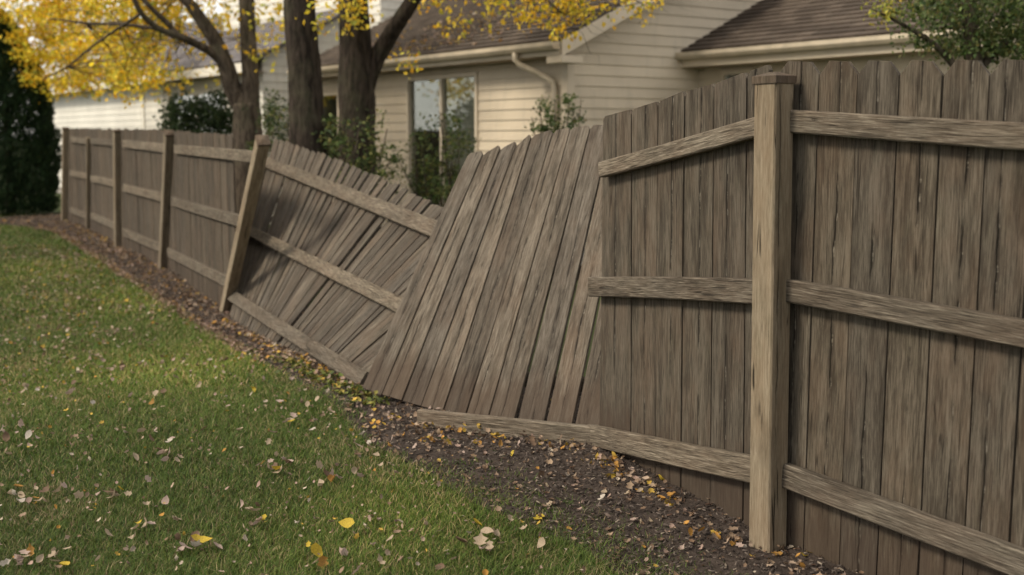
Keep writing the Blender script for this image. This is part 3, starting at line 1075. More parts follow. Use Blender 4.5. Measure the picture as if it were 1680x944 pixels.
# corner boards
slab('corner_board', C0, -.032, .09, -.034, -.0255, GB + .25, EV - .21, M['trim'], hb)
slab('corner_board', C0, -.0345, -.026, -.0255, .09, GB + .25, EV - .02, M['trim'], hb)
# downspout: out of the gutter, back to the wall, down the corner
def tube(name, pts, radii, mat, parent, sides=10, noise=0.0, M0=None, cap=True):
    pts = [Vector(p) for p in pts]
    vs, fs = [], []
    ref = Vector((0.3, 0.9, 0.1)).normalized()
    for i, p in enumerate(pts):
        t = (pts[min(i + 1, len(pts) - 1)] - pts[max(i - 1, 0)]).normalized()
        a = t.cross(ref)
        if a.length < 0.05: a = t.cross(Vector((1, 0, 0)))
        a.normalize()
        b_ = t.cross(a)
        for j in range(sides):
            th = 2 * math.pi * j / sides
            r = radii[i] * (1 + noise * (math.sin(3 * th + i * .7) * .5 + math.sin(5 * th - i * .43 + 1) * .5) * .6 + noise * random.uniform(-.4, .4))
            vs.append(p + a * (math.cos(th) * r) + b_ * (math.sin(th) * r))
    for i in range(len(pts) - 1):
        for j in range(sides):
            j2 = (j + 1) % sides
            fs.append((i * sides + j, i * sides + j2, (i + 1) * sides + j2, (i + 1) * sides + j))
    if cap:
        fs.append(tuple(range(sides - 1, -1, -1)))
        fs.append(tuple((len(pts) - 1) * sides + j for j in range(sides)))
    o0 = pts[0]
    return link(name, pymesh(name, [v - o0 for v in vs], fs, True), mat, parent, Matrix.Translation(o0))


tds = 0.62
tube('downspout', [along(C0, tds, -.44, EV - .12), along(C0, tds, -.44, EV - .22), along(C0, tds - .04, -.40, EV - .29), along(C0, tds - .22, -.22, EV - .40), along(C0, tds - .40, -.09, EV - .52), along(C0, tds - .42, -.075, EV - .62), along(C0, tds - .42, -.075, 1.2), along(C0, tds - .42, -.075, GB + .1)], [.042] * 8, M['gutter'], hb, 8)

# --- wing on the right with a lower roof
SW, WGL = 2.46, 6.2
w_o = C0 + GDIR * SW - WDIR * WGL
wpl = (C0 + GDIR * SW, -GDIR)
def wsr(u, v):
    p = RP(u, v, wpl)
    return (p - w_o).dot(WDIR), p.z
zrw = lambda s: EV - .04 + SL * (s - (SW - .36))
a_, zt_ = wsr(1186, 116)
b_, _ = wsr(1240, 116)
hw_ = (min(a_, b_), max(a_, b_), 0.9, zt_)
wall(hb, 'wing_wall', w_o, WDIR, -GDIR, WGL, GB + .25, EV - .08, M['cream'], holes=(hw_,))
window(hb, w_o, WDIR, -GDIR, *hw_, M['trim'], 1)
wing_top = lambda s: min(zrw(s + SW), zrw(SW + 6.0 - s)) - .10
wall(hb, 'wing_end_wall', w_o, GDIR, -WDIR, 6.0, GB + .25, 4.5, M['cream'], top=wing_top)
wall(hb, 'wing_back_wall', w_o + GDIR * 6.0, WDIR, GDIR, WGL, GB + .25, EV - .08, M['cream'], exp=.3)
roof_plane(hb, 'wing_roof', w_o, WDIR, GDIR, -.36, 3.0, lambda s: zrw(s + SW), SL, -.3, WGL + .3, M['shingle'])
hexa('wing_back_roof', [w_o + WDIR * t + GDIR * s + Vector((0, 0, zrw(SW + 6 - s) + dz)) for dz in (-.07, .012) for (t, s) in ((-.3, 3.02), (-.3, 6.36), (WGL, 6.36), (WGL, 3.02))], M['shingle'], hb)
slab('fascia', w_o, -.28, WGL + .3, -.375, -.352, EV - .27, EV - .065, M['trim'], hb)
slab('soffit', w_o, -.26, WGL, -.35, -.03, EV - .275, EV - .262, M['soffit'], hb)
gutter(hb, w_o, -.28, WGL + .3, -.378, EV - .065, M['gutter'])

# --- white house on the left, low wing and two storeys
A0 = Vector((-15.0, 38.0, 0))
AD = -WDIR                                       # runs towards the camera
ha = empty('white_house', Vector((-15.0, 38.0, GB)), 'white sided two storey house with grey roofed low wing on the left', 'house', 'houses behind the fence')
AL, AEV = 17.2, 3.12
zra = lambda s: AEV + SL * (s + .4)
apl = (A0, -GDIR)
def asx(u, v):
    p = RP(u, v, apl)
    return (p - A0).dot(AD), p.z
q0, qz = asx(277, 155)
q1_, _ = asx(372, 155)
ah = (min(q0, q1_), max(q0, q1_), 0.9, qz)
def allong(t, s, z):
    p = A0 + AD * t + GDIR * s
    return Vector((p.x, p.y, z))
wall(ha, 'wall', A0, AD, -GDIR, AL, GB + .2, AEV - .02, M['white_siding'], holes=(ah,), exp=.17)
window(ha, A0, AD, -GDIR, *ah, M['white_trim'], 2)
wall(ha, 'end_wall', A0 + AD * AL, GDIR, AD, 2.2, GB + .2, AEV + 1.0, M['white_siding'], top=lambda s: zra(s) - .1, exp=.17)
wall(ha, 'far_end_wall', A0, GDIR, -AD, 8.0, GB + .2, AEV + 2.2, M['white_siding'], top=lambda s: min(zra(s), zra(8 - s)) - .1, exp=.34)
roof_plane(ha, 'roof', A0, AD, GDIR, -.4, 4.0, zra, SL, -.4, 9.6, M['shingle_grey'], exp=.2)
hexa('back_roof', [allong(t, s, zra(8 - s) + dz) for dz in (-.07, .012) for (t, s) in ((-.4, 4.02), (-.4, 8.4), (9.6, 8.4), (9.6, 4.02))], M['shingle_grey'], ha)
roof_plane(ha, 'porch_roof', A0, AD, GDIR, -.4, 2.15, zra, SL, 9.62, AL + .3, M['shingle_grey'], exp=.2)
def aslab(name, t0, t1, s0, s1, z0, z1, mat):
    return hexa(name, [allong(t0, s0, z0), allong(t1, s0, z0), allong(t1, s1, z0), allong(t0, s1, z0), allong(t0, s0, z1), allong(t1, s0, z1), allong(t1, s1, z1), allong(t0, s1, z1)], mat, ha)
aslab('fascia', -.38, AL + .28, -.415, -.392, AEV - .22, AEV - .03, M['white_trim'])
aslab('soffit', -.36, AL + .26, -.39, -.03, AEV - .225, AEV - .21, M['soffit'])
for u in (237, 269):
    t_, _z = asx(u, 180)
    aslab('trim_board', t_ - .08, t_ + .08, -.045, -.026, GB + .2, AEV - .24, M['white_trim'])
# upper storey, set back
wall(ha, 'upper_wall', A0 + AD * 9.6 + GDIR * 2.2, AD, -GDIR, 8.6, 2.6, 7.2, M['white_siding'], exp=.17)
wall(ha, 'upper_side_wall', A0 + AD * 18.2 + GDIR * 2.2, GDIR, AD, 7.0, GB, 7.2, M['white_siding'], exp=.17)
wall(ha, 'upper_back_wall', A0 + AD * 9.6 + GDIR * 2.2, GDIR, -AD, 7.0, 2.6, 7.2, M['white_siding'], exp=.34)
hexa('upper_roof', [allong(t, s, z) for (t, s, z) in ((9.2, 1.8, 7.2), (18.6, 1.8, 7.2), (18.6, 9.6, 7.2), (9.2, 9.6, 7.2), (9.2, 5.6, 9.0), (18.6, 5.6, 9.0), (18.6, 5.8, 9.0), (9.2, 5.8, 9.0))], M['shingle_grey'], ha)
aslab('foundation', 0, 18.1, .05, 8.0, GB - .3, GB + .2, M['concrete'])

# ------------------------------------------------------------------ leaf and blade scatter
def rotmats(yaw, pitch, roll):
    cy_, sy_ = np.cos(yaw), np.sin(yaw)
    cp_, sp_ = np.cos(pitch), np.sin(pitch)
    cr_, sr_ = np.cos(roll), np.sin(roll)
    R = np.empty((len(yaw), 3, 3))
    R[:, 0, 0] = cy_ * cp_; R[:, 0, 1] = cy_ * sp_ * sr_ - sy_ * cr_; R[:, 0, 2] = cy_ * sp_ * cr_ + sy_ * sr_
    R[:, 1, 0] = sy_ * cp_; R[:, 1, 1] = sy_ * sp_ * sr_ + cy_ * cr_; R[:, 1, 2] = sy_ * sp_ * cr_ - cy_ * sr_
    R[:, 2, 0] = -sp_; R[:, 2, 1] = cp_ * sr_; R[:, 2, 2] = cp_ * cr_
    return R


def scatter(tmpl, pos, R, scale, colr):
    """tmpl: list of (verts, tris); returns V, T, C"""
    Vs, Ts, Cs = [], [], []
    base = 0
    which = rng.integers(0, len(tmpl), len(pos))
    for k, (tv, tt) in enumerate(tmpl):
        ix = np.where(which == k)[0]
        if not len(ix): continue
        sv = scale[ix]
        if sv.ndim == 1: sv = sv[:, None].repeat(3, 1)
        v = np.einsum('nij,nvj->nvi', R[ix], tv[None] * sv[:, None, :]) + pos[ix][:, None, :]
        nv = len(tv)
        t = tt[None] + (np.arange(len(ix)) * nv)[:, None, None] + base
        Vs.append(v.reshape(-1, 3)); Ts.append(t.reshape(-1, 3)); Cs.append(np.repeat(colr[ix], nv, 0))
        base += len(ix) * nv
    return np.concatenate(Vs), np.concatenate(Ts), np.concatenate(Cs)


def oval_leaf(curl, width, lobes=0, seg=5, fold=0.0):
    """curled leaf, unit length along x"""
    vs, ts = [], []
    for i in range(seg + 1):
        t = i / seg
        w = width * (math.sin(math.pi * min(1, t * 1.02) ** 0.8) ** 0.8 if 0 < t < 1 else 0.0)
        if lobes and 0 < i < seg: w *= (1.25 if i % 2 else 0.62)
        z = curl * (t - .5) ** 2 * 1.6
        x = t - .5
        if i in (0, seg):
            vs.append((x, 0, z))
        else:
            vs += [(x, w, z + fold * w + random.uniform(-.02, .05)), (x, 0, z - .02), (x, -w, z + fold * w + random.uniform(-.02, .05))]
    def idx(i, j):
        if i == 0: return 0
        if i == seg: return len(vs) - 1
        return 1 + (i - 1) * 3 + j
    for i in range(seg):
        for j in (0, 1):
            a, b_, c, d = idx(i, j), idx(i + 1, j), idx(i + 1, j + 1), idx(i, j + 1)
            if a != d: ts.append((a, c, d))
            if b_ != c: ts.append((a, b_, c))
    return np.array(vs, float), np.array(ts, int)


SMALL = [(np.array([(-.5, 0, 0), (0, .3, .04), (.5, 0, -.05), (0, -.3, .05)], float), np.array([(0, 2, 1), (0, 3, 2)]))]
SMALL3 = SMALL + [(np.array([(-.5, 0, 0), (-.1, .36, .08), (.5, .05, -.06), (.0, -.34, .1)], float), np.array([(0, 2, 1), (0, 3, 2)]))]
LITTER = [oval_leaf(random.uniform(.1, .9), random.uniform(.24, .42), k % 2, 5, random.uniform(0, .6)) for k in range(8)]


def leaf_cloud(name, pts, size, palette, mat, parent, flat=0.0, weights=None):
    n = len(pts)
    pal = np.array(palette)
    ci = rng.choice(len(pal), n, p=weights)
    c = pal[ci] * rng.uniform(.75, 1.25, (n, 1)) * (1 + rng.normal(0, .06, (n, 3)))
    R = rotmats(rng.uniform(0, 6.28, n), rng.normal(.3, .8, n), rng.normal(0, .9, n))
    sc_ = rng.uniform(.65, 1.3, n) * size
    o0 = pts.mean(0)
    Vv, Tt, Cc = scatter(SMALL3, pts - o0, R, sc_, np.clip(c, 0, 1))
    ob = link(name, npmesh(name, Vv, Tt, Cc), mat, parent, Matrix.Translation(Vector(o0)))
    ob["kind"] = "stuff"
    return ob


def ball(c, r, n, hollow=0.35):
    v = rng.normal(size=(n, 3))
    v /= np.linalg.norm(v, axis=1)[:, None]
    rad = (hollow ** 3 + (1 - hollow ** 3) * rng.random(n)) ** (1 / 3)
    return np.array(c)[None] + v * rad[:, None] * np.array(r)[None]


def clumps(c, r, nclump, nleaf, cr):
    """leaves gathered in small clumps inside an ellipsoid, leaving gaps"""
    cc = ball(c, r, nclump, 0.2)
    out = []
    for q in cc:
        k = max(4, int(nleaf * rng.uniform(.5, 1.5)))
        s = cr * rng.uniform(.6, 1.4)
        out.append(q[None] + rng.normal(0, 1, (k, 3)) * np.array([s, s, s * .7]))
    return np.concatenate(out)


YEL = [(.80, .56, .04), (.88, .70, .10), (.66, .41, .03), (.58, .49, .06), (.34, .36, .06)]
GRN = [(.055, .088, .025), (.085, .122, .036), (.12, .15, .048), (.038, .06, .02), (.16, .16, .05)]
DGRN = [(.022, .040, .016), (.035, .058, .020), (.05, .075, .03)]

# ------------------------------------------------------------------ trees
def limb(pts_px, parent, mat, name, sides=14, noise=.10):
    """pts (u, v, Y, width in px)"""
    P3 = [P(u, v, Y) for (u, v, Y, w) in pts_px]
    R3 = [w * Y / F / 2 for (u, v, Y, w) in pts_px]
    # refine with Catmull-Rom
    out, rr = [], []
    nP = len(P3)
    for i in range(nP - 1):
        p0, p1, p2, p3 = P3[max(i - 1, 0)], P3[i], P3[i + 1], P3[min(i + 2, nP - 1)]
        K = 5
        for k in range(K):
            t = k / K
            q = 0.5 * ((2 * p1) + (p2 - p0) * t + (2 * p0 - 5 * p1 + 4 * p2 - p3) * t * t + (3 * p1 - p0 - 3 * p2 + p3) * t ** 3)
            out.append(q)
            rr.append(R3[i] + (R3[i + 1] - R3[i]) * t)
    out.append(P3[-1]); rr.append(R3[-1])
    return tube(name, out, rr, mat, parent, sides, noise)


def foot(u, Y):
    """image row of the ground at column u, distance Y"""
    g = float(gz(0, Y))
    return CY + F * math.tan(math.atan((EYE - g + .15) / Y) - PITCH)


# yellow tree, several stems
t1 = empty('yellow_tree', P(408, foot(408, 18), 18), 'yellow leaved tree forking into slanting stems at left behind the fence', 'tree', 'trees behind the fence')
limb([(412, foot(412, 18), 18, 66), (408, 300, 18, 56), (406, 215, 18, 48), (404, 170, 18, 42)], t1, M['bark'], 'trunk')
limb([(402, 178, 18, 34), (383, 148, 18, 30), (372, 112, 17.9, 27), (350, 62, 17.8, 23), (325, 25, 17.7, 20), (298, -12, 17.6, 17), (255, -90, 17.4, 12), (225, -170, 17.2, 6)], t1, M['bark'], 'limb')
limb([(409, 185, 18, 34), (411, 130, 18, 28), (407, 60, 18, 26), (404, 0, 18, 25), (400, -90, 18, 20), (410, -200, 18.1, 12), (405, -300, 18.2, 5)], t1, M['bark'], 'limb')
limb([(362, 100, 17.9, 16), (340, 82, 17.7, 13), (300, 62, 17.4, 12), (262, 48, 17.2, 10), (232, 22, 17.0, 9), (215, -8, 16.9, 8), (170, -60, 16.7, 5)], t1, M['bark'], 'branch', 10)
limb([(292, 58, 17.4, 11), (272, 36, 17.3, 9), (240, 5, 17.2, 8), (200, -40, 17.2, 6)], t1, M['bark'], 'branch', 10)
limb([(262, 48, 17.2, 7), (200, 40, 17.3, 5), (140, 38, 17.5, 4), (80, 30, 17.7, 2)], t1, M['bark'], 'branch', 8)
limb([(232, 22, 17.0, 6), (160, 70, 17.6, 4), (110, 110, 18.2, 3), (70, 130, 18.6, 1.5)], t1, M['bark'], 'branch', 8)
lp = []
def P_(u, v, Y): 
    p = P(u, v, Y); return (p.x, p.y, p.z)
for (u, v, Y, r, nc, nl) in [(40, -20, 26.5, (1.7, 1.2, .9), 130, 36), (135, 25, 26, (1.3, 1.2, .9), 120, 36), (80, 85, 26.5, (1.0, .9, .7), 80, 34), (225, 20, 19, (.8, 1.0, .5), 50, 30), (165, 95, 25, (.9, .8, .6), 60, 34),
                            (235, 95, 20, (.6, .8, .45), 26, 24), (215, 140, 20.5, (.7, .7, .3), 16, 20), (115, 135, 26, (.6, .6, .35), 26, 26), (300, 35, 18.5, (.8, .8, .5), 24, 18), (420, 20, 18, (.8, .8, .5), 16, 14), (460, 70, 17.8, (.5, .6, .5), 9, 12),
                            (300, 110, 19, (.7, .7, .4), 10, 14), (150, -150, 19, (2.6, 2.0, 1.2), 150, 34), (350, -170, 18, (2.2, 2.0, 1.2), 110, 30), (250, -330, 18.5, (2.6, 2.2, 1.1), 110, 30)]:
    lp.append(clumps(P_(u, v, Y), r, nc, nl, .15))
leaf_cloud('crown', np.concatenate(lp), .095, YEL, M['yellow_leaves'], t1, weights=[.30, .28, .13, .18, .11])

def twigs(parent, starts, targets, n, r0, mat):
    vs, fs = [], []
    for _ in range(n):
        a_ = Vector(random.choice(starts))
        t_ = Vector(random.choice(targets)) + Vector((random.gauss(0, .3), random.gauss(0, .3), random.gauss(0, .2)))
        if (t_ - a_).length > 2.6: t_ = a_ + (t_ - a_).normalized() * 2.6
        pts_ = [a_ + (t_ - a_) * (i / 5) + Vector((random.gauss(0, .06), random.gauss(0, .06), random.gauss(0, .05) - .12 * (i / 5) ** 2)) * (1 if i else 0) for i in range(6)]
        k0 = len(vs)
        for i, p in enumerate(pts_):
            r_ = r0 * (1 - i / 5.6)
            vs += [p + Vector((r_, 0, 0)), p + Vector((-r_ * .5, r_ * .6, r_ * .6)), p + Vector((-r_ * .5, -r_ * .6, -r_ * .6))]
        for i in range(5):
            for j in range(3):
                j2 = (j + 1) % 3
                fs.append((k0 + i * 3 + j, k0 + i * 3 + j2, k0 + i * 3 + 3 + j2, k0 + i * 3 + 3 + j))
    o0 = vs[0].copy()
    tag(link('twigs', pymesh('twigs', [v - o0 for v in vs], fs), mat, parent, Matrix.Translation(o0)), kind='stuff')


twigs(t1, [P_(350, 62, 17.8), P_(300, 62, 17.4), P_(262, 48, 17.2), P_(200, 40, 17.3), P_(140, 38, 17.5), P_(110, 110, 18.2), P_(298, -12, 17.6), P_(407, 60, 18)], [P_(120, 60, 18.5), P_(220, 100, 18.5), P_(60, 30, 18.5), P_(300, 110, 18.5), P_(200, 140, 19), P_(330, 40, 18), P_(440, 70, 18), P_(160, 0, 18)], 60, .012, M['bark'])

# dark straight tree
t2 = empty('dark_trunk_tree', P(510, foot(510, 14), 14), 'tree with a straight dark trunk, middle of the three behind the fence', 'tree', 'trees behind the fence')
limb([(516, foot(516, 14), 14, 84), (508, 300, 14, 66), (503, 200, 14, 58), (498, 100, 14, 54), (491, 0, 14, 50), (486, -120, 14, 44), (480, -320, 14, 32), (476, -520, 14, 14)], t2, M['bark_dark'], 'trunk', 18, .08)
limb([(485, -150, 14, 26), (440, -240, 13.8, 16), (400, -340, 13.6, 6)], t2, M['bark_dark'], 'limb', 10)
limb([(482, -200, 14, 26), (540, -290, 14.2, 16), (580, -380, 14.4, 6)], t2, M['bark_dark'], 'limb', 10)
lp = [clumps(P_(u, v, Y), r, nc, nl, .13) for (u, v, Y, r, nc, nl) in [(535, 5, 13.6, (.22, .3, .2), 7, 12), (470, -330, 14, (1.8, 1.8, 1.1), 90, 30), (440, -520, 14, (1.6, 1.6, .8), 60, 30), (545, 30, 14, (.15, .2, .2), 4, 8)]]
leaf_cloud('crown', np.concatenate(lp), .07, YEL, M['yellow_leaves'], t2, weights=[.3, .25, .15, .18, .12])

# forked tree
t3 = empty('forked_tree', P(590, foot(590, 15), 15), 'tree forking into a thick limb slanting right in front of the cream house', 'tree', 'trees behind the fence')
limb([(592, foot(592, 15), 15, 84), (586, 300, 15, 66), (585, 220, 15, 60), (585, 160, 15, 60), (584, 100, 15, 54), (581, 40, 15, 50), (579, -20, 15, 46), (574, -160, 15, 38), (568, -330, 15, 24), (566, -480, 15, 8)], t3, M['bark_dark'], 'trunk', 18, .08)
limb([(596, 150, 15, 38), (608, 118, 15, 30), (622, 88, 15, 28), (645, 50, 14.9, 26), (672, 10, 14.8, 24), (700, -35, 14.7, 21), (760, -120, 14.5, 15), (820, -200, 14.3, 7)], t3, M['bark_dark'], 'limb', 12)
limb([(740, -92, 14.6, 9), (810, -60, 14.0, 6), (870, -20, 13.6, 4), (920, 20, 13.4, 2)], t3, M['bark_dark'], 'branch', 8)
limb([(770, -130, 14.5, 9), (880, -110, 13.9, 6), (970, -50, 13.5, 4), (1050, 5, 13.3, 2)], t3, M['bark_dark'], 'branch', 8)
lp = [clumps(P_(u, v, Y), r, nc, nl, .09) for (u, v, Y, r, nc, nl) in [(840, 0, 13.7, (.45, .4, .22), 24, 11), (905, 15, 13.5, (.45, .4, .24), 30, 12), (960, 5, 13.5, (.3, .3, .2), 12, 10), (1045, 2, 13.4, (.32, .3, .18), 12, 12), (925, 55, 13.4, (.18, .2, .16), 7, 9), (720, -5, 14, (.3, .3, .2), 12, 12), (780, 40, 14.2, (.5, .5, .22), 9, 9),
                            (668, 102, 14.2, (.12, .12, .08), 5, 9), (585, 20, 14.6, (.18, .2, .25), 10, 12), (870, -70, 13.8, (.8, .7, .4), 60, 18), (1000, -80, 13.6, (.7, .7, .4), 40, 18), (740, -110, 14.3, (.8, .8, .4), 46, 18), (600, -320, 15, (2.0, 1.8, 1.1), 110, 34), (760, -300, 14.6, (1.6, 1.6, .9), 80, 34)]]
leaf_cloud('crown', np.concatenate(lp), .065, YEL, M['yellow_leaves'], t3, weights=[.34, .26, .2, .12, .08])

twigs(t3, [P_(870, -20, 13.6), P_(920, 20, 13.4), P_(970, -50, 13.5), P_(1050, 5, 13.3), P_(700, -35, 14.7), P_(810, -60, 14)], [P_(850, 20, 13.6), P_(930, 40, 13.4), P_(1060, 20, 13.4), P_(780, 40, 14), P_(720, 20, 14), P_(980, 20, 13.5)], 34, .007, M['bark_dark'])

# green tree at right behind the near panel
t4 = empty('green_tree', P(1610, foot(1610, 10), 10), 'green leafy tree rising behind the near fence panel at right', 'tree', 'trees behind the fence')
limb([(1610, foot(1610, 10), 10, 44), (1606, 300, 10, 34), (1600, 120, 10, 28), (1590, 0, 10, 22), (1600, -150, 10, 10)], t4, M['bark'], 'trunk', 12)
limb([(1600, 150, 10, 16), (1540, 80, 9.9, 10), (1480, 40, 9.8, 6), (1430, 15, 9.7, 2)], t4, M['bark'], 'limb', 8)
limb([(1600, 120, 10, 16), (1660, 60, 10.1, 10), (1720, 10, 10.2, 4)], t4, M['bark'], 'limb', 8)
lp = [clumps(P_(u, v, Y), r, nc, nl, .07) for (u, v, Y, r, nc, nl) in [(1560, 45, 10, (.40, .5, .24), 50, 22), (1640, 30, 10, (.45, .5, .32), 70, 24), (1590, 5, 10, (.5, .6, .3), 56, 22), (1700, 20, 10, (.5, .6, .35), 60, 24), (1500, 25, 9.9, (.28, .3, .22), 22, 12), (1660, 78, 10, (.35, .4, .16), 36, 20), (1540, 85, 10, (.3, .3, .1), 14, 12), (1600, -90, 10, (.8, .8, .4), 100, 26)]]
leaf_cloud('crown', np.concatenate(lp), .042, GRN + [(.10, .14, .05), (.14, .18, .06)], M['leaves'], t4)
lp = [clumps(P_(1440, 30, 9.8), (.18, .2, .16), 12, 9, .05), clumps(P_(1470, 10, 9.8), (.15, .2, .14), 9, 9, .05)]
leaf_cloud('yellowing_leaves', np.concatenate(lp), .045, [(.32, .30, .05), (.42, .36, .06), (.18, .20, .05)], M['leaves'], t4)

# ------------------------------------------------------------------ evergreen at left
eb = G(20, 352)
ev = empty('evergreen', eb, 'dark columnar evergreen at the far end of the fence', 'evergreen', None)
tube('trunk', [eb + Vector((0, 0, -.2)), eb + Vector((0, 0, 1.5)), eb + Vector((.02, 0, 4.2))], [.12, .09, .03], M['bark_dark'], ev, 8)
N_ = 46000
h = rng.random(N_) ** 0.9
Hh = 4.55
prof = np.interp(h, [0, .04, .15, .35, .6, .8, .92, 1], [.80, .95, 1.03, 1.05, .92, .66, .36, .05])
th = rng.uniform(0, 2 * np.pi, N_)
lump = 1 + .07 * np.sin(th * 5 + h * 19) + .05 * np.sin(th * 11 - h * 31) + .04 * np.sin(th * 3 + 50 * h)
rr = prof * lump * (1 - .22 * rng.random(N_) ** 2) + rng.normal(0, .02, N_)
pts = np.stack([eb.x + rr * np.cos(th), eb.y + rr * np.sin(th), eb.z + .06 + h * Hh], 1)
pal = np.array([(.012, .026, .011), (.018, .040, .015), (.032, .060, .022)])
c = pal[rng.integers(0, 3, N_)] * rng.uniform(.6, 1.4, (N_, 1))
R = rotmats(th + rng.normal(0, .5, N_), -rng.uniform(.5, 1.4, N_), rng.normal(0, .9, N_))
o0 = np.array(eb)
Vv, Tt, Cc = scatter(SMALL3, pts - o0, R, rng.uniform(.07, .15, N_)[:, None] * np.array([1, .55, 1])[None], c)
tag(link('foliage', npmesh('foliage', Vv, Tt, Cc), M['needles'], ev, Matrix.Translation(eb)), kind='stuff')


# ------------------------------------------------------------------ shrubs
def shrub(u, Y, parts, label, palette, size, stems=5, lean=.3, cr=.09, name='shrub', weights=None):
    base = P(u, foot(u, Y), Y)
    r = empty(name, base, label, 'shrub', 'shrubs behind the fence')
    cs = [(P_(a, b, Y + dy), rad, nc, nl) for (a, b, dy, rad, nc, nl) in parts]
    for i in range(stems):
        q = Vector(cs[i % len(cs)][0]) + Vector((random.uniform(-.15, .15), random.uniform(-.1, .1), .1))
        s0 = base + Vector((random.uniform(-.15, .15), random.uniform(-.1, .1), 0))
        mid = (s0 + q) / 2 + Vector((random.uniform(-.1, .1), 0, .1))
        tube('stem', [s0, (s0 + mid) / 2, mid, (mid + q) / 2, q], [.022, .02, .016, .011, .005], M['bark'], r, 6)
    lp = np.concatenate([clumps(c_, rad, nc, nl, cr) for (c_, rad, nc, nl) in cs])
    leaf_cloud('foliage', lp, size, palette, M['leaves'], r, weights=weights)
    return r


shrub(330, 19.5, [(310, 190, 0, (.42, .5, .4), 60, 30), (360, 190, 0, (.42, .5, .38), 60, 30), (335, 235, 0, (.75, .5, .5), 90, 30), (290, 185, 0, (.15, .3, .33), 16, 22)], 'dark clipped shrub in front of the white house window', DGRN, .065)
shrub(452, 17, [(445, 185, 0, (.2, .3, .28), 22, 16), (468, 195, 0, (.18, .3, .26), 18, 16), (455, 245, 0, (.4, .4, .3), 50, 22), (440, 165, 0, (.08, .1, .16), 6, 9)], 'dark green bush between the yellow tree and the dark trunk', GRN + DGRN, .055, cr=.07)
shrub(560, 14.2, [(555, 240, -.4, (.26, .25, .30), 26, 13), (590, 225, -.5, (.22, .2, .24), 14, 11), (618, 225, -.3, (.09, .15, .30), 12, 10), (545, 205, -.4, (.06, .1, .22), 8, 9), (600, 290, -.4, (.5, .3, .3), 40, 16), (638, 255, -.3, (.10, .2, .18), 8, 10), (625, 270, -.3, (.3, .2, .2), 14, 12)], 'loose green bush climbing round the foot of the forked tree', GRN, .05, cr=.06, stems=9)
shrub(725, 15.2, [(695, 250, 0, (.17, .3, .42), 26, 14), (745, 240, 0, (.20, .3, .42), 34, 14), (720, 305, 0, (.40, .4, .3), 50, 18), (768, 235, 0, (.07, .2, .28), 9, 10), (662, 265, 0, (.10, .2, .22), 8, 9), (735, 195, 0, (.10, .2, .14), 7, 9), (712, 205, 0, (.06, .1, .12), 4, 8)], 'tall loose green shrub in front of the sliding window', GRN, .048, cr=.06, stems=10)
shrub(915, 13.5, [(897, 182, 0, (.08, .15, .18), 18, 10), (932, 178, 0, (.08, .15, .18), 18, 10), (915, 213, 0, (.24, .25, .15), 40, 14), (952, 200, 0, (.05, .1, .10), 6, 8), (878, 206, 0, (.05, .1, .08), 6, 8)], 'small dense green shrub below the downspout of the cream house', GRN + [(.05, .085, .03)], .045, cr=.045, stems=8)

# ------------------------------------------------------------------ grass
def lawn_noise(x, y):
    return (np.sin(x * 1.9 + y * .7) + np.sin(x * .8 - y * 1.6 + 1.3) + .7 * np.sin(x * 4.3 + y * 3.1) + .5 * np.sin(x * 7.7 - y * 6.1 + .5)) / 3.2


PALE_TURF = [(470, 560, .8), (200, 500, .9), (330, 610, .6), (80, 620, .7), (640, 850, .4), (420, 480, .8), (60, 450, 1.0)]


